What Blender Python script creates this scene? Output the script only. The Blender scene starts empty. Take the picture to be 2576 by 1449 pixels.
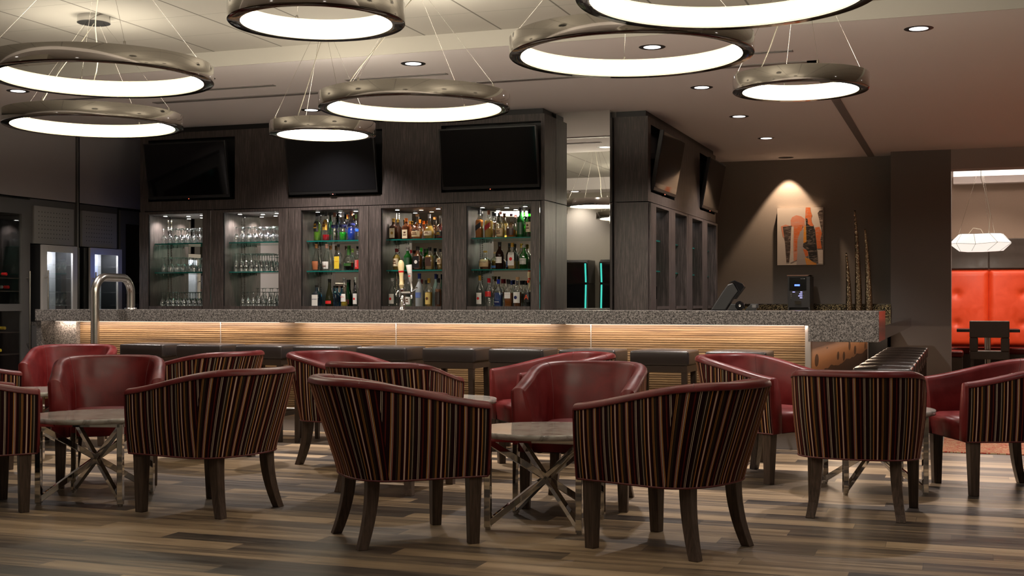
import bpy, bmesh, math, random
from mathutils import Vector, Matrix
random.seed(7)
PI = math.pi
SC = bpy.context.scene
COL = SC.collection

# ---------------------------------------------------------------- camera, world, exposure
HC = 1.13
YAW = 19.59445
cam_d = bpy.data.cameras.new('camera'); cam = bpy.data.objects.new('camera', cam_d); COL.objects.link(cam)
cam.location = (0, 0, HC); cam.rotation_euler = (PI/2, 0, math.radians(YAW))
cam_d.sensor_width = 36.0; cam_d.lens = 36.0*3180/2576
cam_d.shift_y = (762-724.5)/2576
cam_d.clip_start = 0.05; cam_d.clip_end = 100
SC.camera = cam
w = bpy.data.worlds.new('world'); SC.world = w; w.use_nodes = True
w.node_tree.nodes['Background'].inputs[0].default_value = (0.55, 0.5, 0.5, 1)
w.node_tree.nodes['Background'].inputs[1].default_value = 0.0
SC.view_settings.view_transform = 'Standard'; SC.view_settings.look = 'None'
SC.view_settings.exposure = 1.7; SC.view_settings.gamma = 1.0; SC.view_settings.use_curve_mapping = False
cy = SC.cycles
cy.max_bounces = 8; cy.diffuse_bounces = 3; cy.glossy_bounces = 4; cy.transmission_bounces = 6
cy.transparent_max_bounces = 24; cy.sample_clamp_indirect = 4.0; cy.caustics_reflective = False; cy.caustics_refractive = False
K_RING = 12.0        # radiance of the ring diffusers
K_DOWN = 34.0       # watts per ceiling downlight

# ---------------------------------------------------------------- large area lights (real fittings of the place)
def area(name, loc, rot, sx, sy, power, col=(1, .86, .7), spread=180):
    d = bpy.data.lights.new(name, 'AREA'); d.shape = 'RECTANGLE'; d.size = sx; d.size_y = sy; d.energy = power; d.color = col
    d.spread = math.radians(spread)
    o = bpy.data.objects.new(name, d); o.location = loc; o.rotation_euler = rot; COL.objects.link(o); return o
def spot(name, loc, rot, power, angle=110, blend=.6, col=(1, .95, .92), rad=.04):
    d = bpy.data.lights.new(name, 'SPOT'); d.energy = power; d.spot_size = math.radians(angle); d.spot_blend = blend; d.color = col
    d.shadow_soft_size = rad
    o = bpy.data.objects.new(name, d); o.location = loc; o.rotation_euler = rot; COL.objects.link(o); return o
# LED strips under the front edge of the bar counter and along the return, with the dead gap the photo shows
for x0, x1 in ((-8.05, -5.66), (-5.50, -3.15), (-3.02, -1.13)):
    area('bar_strip_light', ((x0+x1)/2, 9.79, .952), (math.radians(36), 0, 0), x1-x0, .03, 0.88*(x1-x0), (1, .79, .64))
area('return_strip_light', (-.99, 12.9, .832), (0, math.radians(-30), 0), .03, 6.0, 9, (1, .74, .52))
# cove and pendant light in the booth
area('booth_cove_light', (1.1, 19.3, 3.03), (math.radians(-62), 0, 0), 4.4, .08, 18, (1, .80, .64))
# picture spot
spot('picture_spot', (-2.13, 16.555, 2.985), (math.radians(2), 0, 0), 34, 70, .30, (1, .68, .44), .02)

# ---------------------------------------------------------------- node helpers
def sg(c): return tuple(((v/12.92) if v <= .04045 else ((v+.055)/1.055)**2.4) for v in c)
MATS = {}
def mat(name, col=(.5, .5, .5), rough=.5, metal=0, **kw):
    if name in MATS: return MATS[name]
    m = bpy.data.materials.new(name); m.use_nodes = True; MATS[name] = m
    b = m.node_tree.nodes['Principled BSDF']
    b.inputs['Base Color'].default_value = (*col, 1); b.inputs['Roughness'].default_value = rough; b.inputs['Metallic'].default_value = metal
    for k, v in kw.items():
        k = k.replace('_', ' ')
        b.inputs[k].default_value = v if not isinstance(v, tuple) or len(v) == 4 else (*v, 1)
    return m
class N:
    def __init__(s, m): s.m = m; s.t = m.node_tree; s.b = s.t.nodes['Principled BSDF']
    def n(s, typ, **kw):
        x = s.t.nodes.new(typ)
        for k, v in kw.items(): setattr(x, k, v)
        return x
    def l(s, a, b): s.t.links.new(a, b)
    def coord(s, kind='Object', scale=(1, 1, 1), rot=(0, 0, 0)):
        c = s.n('ShaderNodeTexCoord'); mp = s.n('ShaderNodeMapping'); mp.inputs['Scale'].default_value = scale; mp.inputs['Rotation'].default_value = rot
        s.l(c.outputs[kind], mp.inputs[0]); return mp.outputs[0]
    def noise(s, vec, scale=5, detail=4, rough=.6, dist=0):
        x = s.n('ShaderNodeTexNoise'); x.inputs['Scale'].default_value = scale; x.inputs['Detail'].default_value = detail
        x.inputs['Roughness'].default_value = rough; x.inputs['Distortion'].default_value = dist
        if vec is not None: s.l(vec, x.inputs['Vector'])
        return x.outputs['Fac']
    def vor(s, vec, scale=50, out='Color'):
        x = s.n('ShaderNodeTexVoronoi'); x.inputs['Scale'].default_value = scale; s.l(vec, x.inputs['Vector']); return x.outputs[out]
    def ramp(s, fac, stops, interp='LINEAR'):
        x = s.n('ShaderNodeValToRGB'); r = x.color_ramp; r.interpolation = interp
        while len(r.elements) < len(stops): r.elements.new(.5)
        for e, (p, c) in zip(r.elements, stops): e.position = p; e.color = (*c, 1) if len(c) == 3 else c
        s.l(fac, x.inputs[0]); return x.outputs[0]
    def math(s, op, a, b=None, c=None):
        x = s.n('ShaderNodeMath', operation=op)
        for i, v in enumerate((a, b, c)):
            if v is None: continue
            if isinstance(v, (int, float)): x.inputs[i].default_value = v
            else: s.l(v, x.inputs[i])
        return x.outputs[0]
    def mix(s, f, a, b, typ='MIX'):
        x = s.n('ShaderNodeMix', data_type='RGBA', blend_type=typ)
        for i, v in ((0, f), (6, a), (7, b)):
            if isinstance(v, (int, float)): x.inputs[i].default_value = v
            elif isinstance(v, tuple): x.inputs[i].default_value = (*v, 1)
            else: s.l(v, x.inputs[i])
        return x.outputs[2]
    def bump(s, h, st=.3, d=.002):
        x = s.n('ShaderNodeBump'); x.inputs['Strength'].default_value = st; x.inputs['Distance'].default_value = d
        s.l(h, x.inputs['Height']); s.l(x.outputs[0], s.b.inputs['Normal'])
    def color(s, c): s.l(c, s.b.inputs['Base Color'])
    def rough(s, c): s.l(c, s.b.inputs['Roughness'])

# ---------------------------------------------------------------- materials
def m_darkoak(name, horiz=False, k=1.0):
    m = mat(name, rough=.42); n = N(m)
    v = n.coord('Object', (26, 26, 1.3) if not horiz else (1.3, 26, 26))
    a = n.noise(v, 4, 6, .65, .6)
    v2 = n.coord('Object', (5, 5, .25)); b = n.noise(v2, 3, 3, .5, .3)
    c = n.ramp(a, [(.32, (.018*k, .014*k, .0125*k)), (.50, (.056*k, .044*k, .040*k)), (.68, (.145*k, .115*k, .102*k))])
    c = n.mix(n.math('MULTIPLY', b, .6), c, (.040*k, .031*k, .028*k))
    n.color(c); n.bump(a, .25, .002); m['u'] = 1; return m
M_OAK = m_darkoak('dark_oak_veneer')
M_OAKF = m_darkoak('front_oak_veneer', k=1.15)
M_LEG = mat('dark_leg_wood', rough=.34); n = N(M_LEG); n.color(n.ramp(n.noise(n.coord('Object', (30, 30, 2)), 3, 5, .6, .5), [(.35, (.035, .022, .016)), (.7, (.105, .070, .052))]))
M_ESP = mat('espresso_wood', (.034, .022, .016), .35)
M_BLACK = mat('black_satin', (.006, .006, .006), .4)
M_BLKG = mat('black_gloss', (.004, .004, .0045), .12)
M_TV = mat('television_screen', (.006, .006, .007), .05, Specular_IOR_Level=.35)
M_TVB = mat('television_body', (.008, .008, .008), .35)
M_CHR = mat('chrome', (.60, .59, .58), .03, 1)
M_STEEL = mat('brushed_steel', (.52, .49, .45), .24, 1)
n = N(M_STEEL); v = n.coord('Object', (3, 3, 90)); n.bump(n.noise(v, 8, 2), .04, .001)
M_GREYMET = mat('grey_metal_panel', (.28, .265, .25), .45, .3)
M_GREYD = mat('dark_grey_metal', (.10, .094, .09), .45, .3)
M_DOORST = mat('satin_door_steel', (.55, .52, .49), .38, .55)
M_WHT = mat('white_plastic', (.75, .74, .70), .4)
# pendant ring shell
M_RING = mat('polished_ring_metal', (.46, .43, .395), .07, 1); n = N(M_RING)
n.bump(n.noise(n.coord('Object'), 3.0, 2, .4, .4), .10, .02)
M_RINGB = mat('dark_ring_rim', (.10, .095, .09), .08, 1); n = N(M_RINGB)  # chrome rim, the dark floor it mirrors put into its base colour
n.bump(n.noise(n.coord('Object'), 14, 2, .5, .4), .12, .01)
def emis(name, col, s, base=(.8, .8, .8)):
    m = mat(name, base, .4); b = m.node_tree.nodes['Principled BSDF']
    b.inputs['Emission Color'].default_value = (*col, 1); b.inputs['Emission Strength'].default_value = s; return m
M_DIFF = emis('ring_diffuser', (1, .885, .70), K_RING)
M_DIFFE = emis('ring_diffuser_edge', (1, .80, .50), .16, (.6, .5, .35))
M_CAN = emis('downlight_lens', (1, .95, .92), 1.2)
M_PUCK = emis('cabinet_puck_lens', (1, .96, .92), 4.0)
M_PUCKW = emis('cabinet_warm_puck_lens', (1, .55, .25), 4.0)
M_LED = emis('led_strip_lens', (1, .82, .66), .45)
M_COVE = emis('cove_glow_band', (1, .90, .82), .45)
M_BLUE = emis('blue_display', (.08, .16, 1), 1.0, (.02, .02, .1))
M_VIOL = emis('violet_display', (.35, .35, 1), 0.7, (.05, .03, .08))
M_TEAL = emis('teal_light_strip', (.05, .85, .70), .3, (.05, .2, .2))
# ceiling
M_TILE = mat('ring_light_toned_tile', (.66, .62, .53), .9); n = N(M_TILE)  # ceilings are all white; the cream tone here carries the rings' light
v = n.coord('Object'); sep = n.n('ShaderNodeSeparateXYZ'); n.l(v, sep.inputs[0])
def gridline(n, s, off, pitch, wd):
    f = n.math('FRACT', n.math('DIVIDE', n.math('ADD', s, off), pitch)); return n.math('LESS_THAN', f, wd/pitch)
gx = gridline(n, sep.outputs[0], 100*.605+6.19, .605, .014)
gy = gridline(n, sep.outputs[1], 100*.57-8.64, .57, .007)
g = n.math('MAXIMUM', gx, n.math('MULTIPLY', gy, .5))
n.color(n.mix(g, (.46, .445, .405), (.17, .16, .14))); n.bump(n.math('SUBTRACT', 1, g), .6, .008)
M_PLAS = mat('light_balanced_ceiling', (.82, .79, .80), .8)  # same white as the tiles; mauve tint and raised value balance its light
M_RISER = mat('ring_light_toned_riser', (.50, .48, .435), .85)  # white riser, ring light put into its cream colour
M_SLOT = mat('ceiling_slot_metal', (.20, .185, .18), .5)
M_TRACK = mat('ceiling_track_metal', (.26, .24, .235), .45, .3)
# walls
def m_wallcover(name, a, b, rough=.75):
    m = mat(name, a, rough); n = N(m)
    f = n.noise(n.coord('Object', (14, 14, 150)), 5, 3, .7); f2 = n.noise(n.coord('Object', (150, 150, 14)), 4, 3, .7)
    f = n.math('MULTIPLY', n.math('ADD', f, f2), .5)
    n.color(n.ramp(f, [(.35, a), (.65, b)])); n.bump(f, .25, .002); return m
M_WALLB = m_wallcover('taupe_wallcovering', (.215, .190, .168), (.275, .243, .215))
M_WALLD = m_wallcover('charcoal_wallcovering', (.165, .147, .135), (.205, .183, .168))
M_WALLL = m_wallcover('left_charcoal_panel', (.31, .29, .29), (.36, .335, .335), .6)
M_WALLN = m_wallcover('grey_brown_wallcovering', (.30, .275, .235), (.36, .33, .28))
M_WALLG = m_wallcover('beige_wallcovering', (.33, .255, .205), (.40, .31, .25))
M_PLAIN = mat('plain_light_wall', (.42, .37, .34), .8)
# floor
M_FLOOR = mat('plank_floor', rough=.42); n = N(M_FLOOR)
v = n.coord('Object'); sep = n.n('ShaderNodeSeparateXYZ'); n.l(v, sep.inputs[0])
X, Y = sep.outputs[0], sep.outputs[1]
row = n.math('FLOOR', n.math('DIVIDE', Y, .152)); fy = n.math('FRACT', n.math('DIVIDE', Y, .152))
xs = n.math('ADD', n.math('DIVIDE', X, 1.22), n.math('FRACT', n.math('MULTIPLY', row, .3819)))
colm = n.math('FLOOR', xs); fx = n.math('FRACT', xs)
cmb = n.n('ShaderNodeCombineXYZ'); n.l(row, cmb.inputs[0]); n.l(colm, cmb.inputs[1])
wn = n.n('ShaderNodeTexWhiteNoise', noise_dimensions='2D'); n.l(cmb.outputs[0], wn.inputs['Vector'])
cmb2 = n.n('ShaderNodeCombineXYZ'); n.l(n.math('MULTIPLY', X, 1.1), cmb2.inputs[0]); n.l(n.math('MULTIPLY', Y, 26), cmb2.inputs[1]); n.l(n.math('MULTIPLY', wn.outputs['Value'], 37), cmb2.inputs[2])
gr = n.noise(cmb2.outputs[0], 1.6, 5, .62, .5)
cmb3 = n.n('ShaderNodeCombineXYZ'); n.l(n.math('MULTIPLY', X, .55), cmb3.inputs[0]); n.l(n.math('MULTIPLY', Y, 9), cmb3.inputs[1]); n.l(n.math('MULTIPLY', wn.outputs['Value'], 11), cmb3.inputs[2])
br = n.noise(cmb3.outputs[0], 1.3, 2, .5, .2)
t = n.math('ADD', n.math('MULTIPLY', wn.outputs['Value'], .48), n.math('ADD', n.math('MULTIPLY', gr, .42), n.math('MULTIPLY', br, .42)))
c = n.ramp(t, [(.40, (.026, .020, .017)), (.54, (.060, .045, .034)), (.65, (.12, .088, .060)), (.76, (.25, .175, .105)), (.90, (.40, .29, .18))])
gap = n.math('MAXIMUM', n.math('LESS_THAN', fy, .014), n.math('LESS_THAN', fx, .0018))
c = n.mix(n.math('MULTIPLY', gap, .7), c, (.02, .016, .014))
n.color(c); n.rough(n.ramp(gr, [(.3, (.30,)*3), (.7, (.48,)*3)])); n.bump(n.math('SUBTRACT', gr, gap), .12, .002)
# rug
M_RUG = mat('red_cream_carpet', rough=.95); n = N(M_RUG)
f = n.noise(n.coord('Object', (6, 16, 1), (0, 0, .2)), 2.2, 3, .5, 1.6)
n.color(n.ramp(f, [(.38, (.48, .34, .18)), (.40, (.36, .035, .02)), (.47, (.38, .04, .02)), (.49, (.50, .37, .21)), (.55, (.46, .32, .17)), (.57, (.34, .035, .02))]))
# granite
def m_granite(name, k=1.0, rough=.16, sc=1.0):
    m = mat(name, rough=rough); n = N(m); v = n.coord('Object')
    a = n.noise(v, 150*sc, 4, .7); b = n.vor(v, 130*sc, 'Distance'); c0 = n.noise(v, 70*sc, 3, .6)
    f = n.math('ADD', n.math('MULTIPLY', a, .7), n.math('MULTIPLY', c0, .45))
    c = n.ramp(f, [(.46, (.022*k, .020*k, .019*k)), (.53, (.08*k, .073*k, .067*k)), (.60, (.19*k, .172*k, .155*k)), (.70, (.34*k, .31*k, .28*k))])
    n.color(c); return m
M_GRAN = m_granite('speckled_granite', .72)
M_GRAND = m_granite('polished_dark_granite', .45, .03)
M_GRANL = m_granite('honed_granite', 1.5, .35)
# marble
M_MARB = mat('veined_stone_top', rough=.10); n = N(M_MARB); v = n.coord('Object')
a = n.noise(v, 9, 8, .65, 1.2); b = n.noise(v, 40, 5, .7)
n.color(n.mix(n.math('MULTIPLY', b, .35), n.ramp(a, [(.38, (.20, .185, .165)), (.47, (.36, .34, .305)), (.6, (.42, .40, .36))]), (.27, .25, .225)))
# ribbed zebra wood
M_ZEB = mat('ribbed_zebra_wood', rough=.42); n = N(M_ZEB)
a = n.noise(n.coord('Object', (.5, 1, 42)), 2.2, 5, .65, .4); b = n.noise(n.coord('Object', (.35, 1, 5)), 2.0, 3, .5, .5)
c = n.ramp(a, [(.36, (.13, .08, .045)), (.45, (.25, .155, .078)), (.58, (.36, .24, .125)), (.72, (.45, .32, .20))])
n.color(n.mix(n.ramp(b, [(.5, (0,)*3), (.75, (.75,)*3)]), c, (.16, .11, .085)))
# picture panel on the return
M_PANP = mat('ribbed_sunset_panel', rough=.3); n = N(M_PANP)
v = n.coord('Object'); sep = n.n('ShaderNodeSeparateXYZ'); n.l(v, sep.inputs[0]); Y, Z = sep.outputs[1], sep.outputs[2]
sky = n.ramp(n.math('DIVIDE', Z, .84), [(.0, (.20, .13, .10)), (.5, (.42, .20, .10)), (.8, (.62, .30, .14)), (1, (.60, .42, .33))])
hn = n.noise(n.coord('Object', (1, .8, 0)), 1.5, 2)
hill = n.math('MULTIPLY', n.math('LESS_THAN', Z, n.math('ADD', .50, n.math('MULTIPLY', hn, .12))), n.math('GREATER_THAN', Z, n.math('ADD', .34, n.math('MULTIPLY', hn, .10))))
cc = n.n('ShaderNodeTexVoronoi'); cc.inputs['Scale'].default_value = 2.2; cc.inputs['Randomness'].default_value = .7
cb = n.n('ShaderNodeCombineXYZ'); n.l(Y, cb.inputs[0]); n.l(n.math('MULTIPLY', n.math('SUBTRACT', Z, .60), 3.0), cb.inputs[1]); n.l(cb.outputs[0], cc.inputs['Vector'])
crown = n.math('MULTIPLY', n.math('LESS_THAN', cc.outputs['Distance'], .34), n.math('LESS_THAN', n.math('ABSOLUTE', n.math('SUBTRACT', Z, .62)), .13))
low = n.math('LESS_THAN', Z, .39)
f = n.math('MAXIMUM', hill, crown)
c = n.mix(n.math('MULTIPLY', f, .85), sky, (.055, .038, .030)); c = n.mix(n.math('MULTIPLY', low, .8), c, (.24, .18, .15))
n.color(c); n.bump(n.math('FRACT', n.math('MULTIPLY', Z, 80)), .5, .004)
# mosaic
M_MOS = mat('gold_black_mosaic', rough=.18, metal=.6); n = N(M_MOS); v = n.coord('Object')
n.color(n.ramp(n.vor(v, 120, 'Color'), [(.0, (.015, .012, .01)), (.45, (.04, .03, .02)), (.62, (.30, .22, .10)), (.8, (.75, .6, .35)), (1, (.02, .02, .02))]))
# leathers
def m_leather(name, a, b, rough=.33, worn=.0):
    m = mat(name, rough=rough); n = N(m)
    f = n.noise(n.coord('Object'), 7, 4, .6, .3); g = n.noise(n.coord('Object'), 260, 2, .5)
    n.color(n.ramp(f, [(.35, a), (.68, b)])); n.rough(n.ramp(f, [(.35, (rough-.07,)*3), (.7, (rough+.12,)*3)])); n.bump(g, .10, .001)
    return m
M_RED = m_leather('oxblood_leather', (.075, .0050, .0055), (.125, .010, .0095), .38)
M_RED.node_tree.nodes['Principled BSDF'].inputs['Specular IOR Level'].default_value = .25
M_BRN = mat('dark_brown_leather', (.030, .024, .023), .27); n = N(M_BRN); n.bump(n.noise(n.coord('Object'), 240, 2), .08, .001)
M_BOOTH = m_leather('bright_red_leather', (.60, .050, .010), (.68, .062, .014), .45)
M_GRYL = m_leather('grey_brown_leather', (.050, .040, .035), (.065, .052, .046), .4)
M_PIPE = mat('dark_red_piping', (.09, .008, .008), .4)
# striped velvet, stripes follow the U coordinate
M_STR = mat('striped_velvet', rough=.85, Specular_IOR_Level=.12, Sheen_Weight=.12, Sheen_Roughness=.35, Sheen_Tint=(1, .22, .08)); n = N(M_STR)
uv = n.n('ShaderNodeUVMap'); sep = n.n('ShaderNodeSeparateXYZ'); n.l(uv.outputs[0], sep.inputs[0])
u = n.math('FRACT', n.math('DIVIDE', sep.outputs[0], .178))
MA, OL, CR, OC, RU, PK, BR = (.014, .002, .003), (.028, .020, .012), (.60, .48, .36), (.45, .20, .055), (.10, .014, .008), (.34, .13, .095), (.018, .008, .006)
seq = [(MA, 9), (OC, 1.4), (MA, 1), (CR, 2), (MA, 1), (PK, 2), (MA, 7), (OL, 5), (BR, 1), (OC, 1.2), (OL, 1.6), (OC, 1), (MA, 8), (PK, 1), (CR, 2.6), (RU, 1.2), (MA, 6), (OC, 2.6), (BR, 1), (OL, 5), (CR, .8), (OL, 3), (MA, 8), (CR, 1.4), (OL, 2), (CR, 1), (MA, 6), (RU, 3)]
tot = sum(s for _, s in seq); p = 0; stops = []
for c_, s_ in seq: stops.append((p/tot, c_)); p += s_
n.color(n.ramp(u, stops, 'CONSTANT')); n.bump(n.noise(n.coord('Object'), 300, 2), .15, .001)
# glass
def m_glass(name, tint=(1, 1, 1), gloss=.12, rough=.02, edge=True):
    m = bpy.data.materials.new(name); m.use_nodes = True; MATS[name] = m; t = m.node_tree; t.nodes.clear()
    o = t.nodes.new('ShaderNodeOutputMaterial'); tr = t.nodes.new('ShaderNodeBsdfTransparent'); gl = t.nodes.new('ShaderNodeBsdfGlossy'); mx = t.nodes.new('ShaderNodeMixShader')
    tr.inputs[0].default_value = (*tint, 1); gl.inputs['Roughness'].default_value = rough; gl.inputs[0].default_value = (1, 1, 1, 1)
    lw = t.nodes.new('ShaderNodeLayerWeight'); lw.inputs['Blend'].default_value = .35
    mr = t.nodes.new('ShaderNodeMapRange'); mr.inputs[3].default_value = gloss*.5; mr.inputs[4].default_value = min(1, gloss*4.5)
    t.links.new(lw.outputs['Facing'], mr.inputs[0]); t.links.new(mr.outputs[0], mx.inputs[0])
    t.links.new(tr.outputs[0], mx.inputs[1]); t.links.new(gl.outputs[0], mx.inputs[2]); t.links.new(mx.outputs[0], o.inputs[0]); return m
G_CLR = m_glass('clear_bottle_glass', (.88, .90, .88), .15)
G_STEM = m_glass('stemware_glass', (.84, .87, .87), .40, .05)
G_DOOR = m_glass('cooler_door_glass', (.9, .92, .92), .16)
G_PANE = m_glass('clear_pane_glass', (.95, .96, .95), .06)
G_SHELF = m_glass('green_shelf_glass', (.62, .88, .80), .14)
M_SHEDGE = mat('green_glass_edge', (.005, .12, .10), .1, Emission_Color=(0, .25, .2), Emission_Strength=0.0)
M_MIR = mat('mirror', (.80, .80, .77), .01, 1)
def m_gl(name, col, tr=.6, rough=.06):
    return mat(name, col, rough, 0, Transmission_Weight=tr, IOR=1.2)
PALC = {'amber': (.55, .17, .02), 'amber2': (.42, .13, .02), 'bgreen': (.02, .30, .02), 'bgreen2': (.02, .30, .02), 'black': (.008, .008, .008), 'blue': (.02, .10, .85), 'bluec': (.01, .03, .35), 'bluel': (.12, .18, .42),
 'bluel2': (.05, .12, .40), 'brown': (.13, .045, .02), 'brown2': (.20, .06, .012), 'brownt': (.1, .04, .02), 'copper': (.55, .24, .10), 'cork': (.45, .28, .15), 'cream': (.62, .52, .36), 'dbrown': (.022, .010, .006),
 'dbrownt': (.045, .022, .015), 'dcap': (.015, .014, .013), 'dgreen': (.006, .035, .010), 'dgreen2': (.01, .07, .012), 'dgreent': (.02, .07, .03), 'dred': (.30, .015, .02), 'dredc': (.13, .01, .012), 'frost': (.42, .45, .47),
 'gold': (.55, .33, .06), 'gold2': (.55, .40, .12), 'gold2c': (.5, .35, .1), 'green': (.03, .70, .03), 'ngreen': (.03, .10, .02), 'grey': (.4, .4, .4), 'greyc': (.3, .3, .28), 'lgreen': (.45, .55, .12), 'lgrey': (.5, .5, .46), 'navy': (.01, .015, .09),
 'navyc': (.01, .02, .12), 'olive': (.018, .018, .008), 'olivec': (.08, .08, .04), 'orange': (.75, .20, .03), 'pgreen': (.35, .6, .2), 'pgreen2': (.35, .5, .3), 'pink': (.6, .25, .2), 'pinkc': (.7, .3, .25), 'purple': (.13, .04, .10),
 'red': (.75, .01, .03), 'redc': (.45, .01, .02), 'redor': (.8, .10, .03), 'redt': (.60, .02, .02), 'rust': (.35, .12, .05), 'rustt': (.4, .12, .04), 'sapph': (.16, .42, .58), 'silver': (.5, .5, .5), 'tan': (.50, .36, .20),
 'vdark': (.008, .010, .006), 'vdarkt': (.02, .012, .008), 'white': (.70, .68, .64), 'yellow': (.70, .50, .04), 'lime': (.25, .62, .05)}
def pal(c):
    metal = 1 if c in ('copper', 'gold', 'silver') else 0
    return mat('bottle_'+c, PALC[c], .35 if not metal else .25, metal*.6)
def liq(c): return mat('liquor_'+c, PALC[c], .08, 0, Transmission_Weight=.35, IOR=1.1, Emission_Strength=0.0)
def body(c):
    if c == 'c': return G_CLR
    if c == 'frost': return mat('frosted_glass', PALC[c], .4, 0, Transmission_Weight=.3)
    if c in ('sapph', 'bgreen'): return MATS.get('tinted_pane_'+c) or m_glass('tinted_pane_'+c, {'sapph': (.16, .50, .72), 'bgreen': (.12, .62, .10)}[c], .14)
    return mat('tinted_glass_'+c, PALC[c], .06, 0, Transmission_Weight=.45 if c in ('bgreen', 'sapph', 'brown') else .1, IOR=1.15)
# ---------------------------------------------------------------- mesh builder
class G:
    def __init__(s): s.v = []; s.f = []; s.m = []; s.sm = []; s.uv = {}
    def add(s, vs, fs, mi=0, smooth=False, uvs=None):
        o = len(s.v); s.v += [tuple(p) for p in vs]
        for k, f in enumerate(fs):
            if uvs: s.uv[len(s.f)] = [uvs[i] for i in f]
            s.f.append(tuple(i+o for i in f)); s.m.append(mi); s.sm.append(smooth)
        return s
    def box(s, x0, x1, y0, y1, z0, z1, mi=0):
        x0, x1 = min(x0, x1), max(x0, x1); y0, y1 = min(y0, y1), max(y0, y1); z0, z1 = min(z0, z1), max(z0, z1)
        return s.add([(x0, y0, z0), (x1, y0, z0), (x1, y1, z0), (x0, y1, z0), (x0, y0, z1), (x1, y0, z1), (x1, y1, z1), (x0, y1, z1)],
                     [(0, 3, 2, 1), (4, 5, 6, 7), (0, 1, 5, 4), (1, 2, 6, 5), (2, 3, 7, 6), (3, 0, 4, 7)], mi)
    def hexa(s, bot, top, mi=0):
        return s.add(list(bot)+list(top), [(0, 3, 2, 1), (4, 5, 6, 7), (0, 1, 5, 4), (1, 2, 6, 5), (2, 3, 7, 6), (3, 0, 4, 7)], mi)
    def lathe(s, prof, n=32, c=(0, 0, 0), mi=0, smooth=True, power=None, cap=True, sx=1, sy=1):
        vs = []
        for r, z in prof:
            for k in range(n):
                a = 2*PI*k/n; ca, sa = math.cos(a), math.sin(a)
                if power:
                    q = (abs(ca)**power+abs(sa)**power)**(-1/power); ca, sa = ca*q, sa*q
                vs.append((c[0]+r*ca*sx, c[1]+r*sa*sy, c[2]+z))
        fs = [(i*n+k, i*n+(k+1) % n, (i+1)*n+(k+1) % n, (i+1)*n+k) for i in range(len(prof)-1) for k in range(n)]
        s.add(vs, fs, mi, smooth)
        if cap:
            if prof[0][0] > 1e-5: s.add(vs[:n], [tuple(range(n-1, -1, -1))], mi)
            if prof[-1][0] > 1e-5: s.add(vs[-n:], [tuple(range(n))], mi)
        return s
    def tube(s, pts, r, n=8, mi=0, caps=True, r1=None):
        pts = [Vector(p) for p in pts]; vs = []; up = None
        for i, p in enumerate(pts):
            t = (pts[min(i+1, len(pts)-1)]-pts[max(i-1, 0)]).normalized()
            if up is None: up = Vector((0, 0, 1)) if abs(t.z) < .9 else Vector((1, 0, 0))
            a = t.cross(up).normalized(); b = a.cross(t).normalized(); up = b
            rr = r if r1 is None else r+(r1-r)*i/(len(pts)-1)
            for k in range(n):
                g = 2*PI*k/n; vs.append(p+a*math.cos(g)*rr+b*math.sin(g)*rr)
        fs = [(i*n+k, i*n+(k+1) % n, (i+1)*n+(k+1) % n, (i+1)*n+k) for i in range(len(pts)-1) for k in range(n)]
        s.add(vs, fs, mi, True)
        if caps: s.add(vs[:n], [tuple(range(n-1, -1, -1))], mi); s.add(vs[-n:], [tuple(range(n))], mi)
        return s
    def bar(s, a, b, w, h, mi=0, up=(0, 0, 1)):
        a, b = Vector(a), Vector(b); t = (b-a).normalized(); up = Vector(up); x = t.cross(up).normalized(); y = x.cross(t).normalized()
        q = [x*(-w/2)+y*(-h/2), x*(w/2)+y*(-h/2), x*(w/2)+y*(h/2), x*(-w/2)+y*(h/2)]
        return s.hexa([a+p for p in q], [b+p for p in q], mi)
    def poly(s, pts, y0, y1, mi=0, plane='xz'):
        n = len(pts)
        def P(a, b, d): return (a, d, b) if plane == 'xz' else ((d, a, b) if plane == 'yz' else (a, b, d))
        vs = [P(a, b, y0) for a, b in pts]+[P(a, b, y1) for a, b in pts]
        return s.add(vs, [tuple(range(n-1, -1, -1)), tuple(range(n, 2*n))]+[(k, (k+1) % n, n+(k+1) % n, n+k) for k in range(n)], mi)
    def build(s, name, mats, parent=None, loc=None, rot=None, bevel=0, seg=2, fix=True):
        me = bpy.data.meshes.new(name); me.from_pydata(s.v, [], s.f)
        if not isinstance(mats, (list, tuple)): mats = [mats]
        for m in mats: me.materials.append(m)
        me.polygons.foreach_set('material_index', s.m); me.polygons.foreach_set('use_smooth', s.sm)
        if s.uv:
            L = me.uv_layers.new(name='UVMap')
            for fi, us in s.uv.items():
                for li, q in zip(me.polygons[fi].loop_indices, us): L.data[li].uv = q
        if fix:
            bm = bmesh.new(); bm.from_mesh(me); bmesh.ops.recalc_face_normals(bm, faces=bm.faces); bm.to_mesh(me); bm.free()
        o = bpy.data.objects.new(name, me); COL.objects.link(o)
        if parent: o.parent = parent
        if loc: o.location = loc
        if rot is not None: o.rotation_euler = (0, 0, rot) if isinstance(rot, (int, float)) else rot
        if bevel:
            b = o.modifiers.new('bevel', 'BEVEL'); b.width = bevel; b.segments = seg; b.limit_method = 'ANGLE'; b.angle_limit = .6
        return o
def tag(o, label=None, cat=None, group=None, kind=None):
    if label: o['label'] = label
    if cat: o['category'] = cat
    if group: o['group'] = group
    if kind: o['kind'] = kind
    return o
def thing(name, label, cat, loc=(0, 0, 0), rot=0, group=None):
    o = bpy.data.objects.new(name, None); COL.objects.link(o); o.empty_display_size = .1
    o.location = loc; o.rotation_euler = (0, 0, rot); return tag(o, label, cat, group)
def struct(o): o['kind'] = 'structure'; return o
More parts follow.
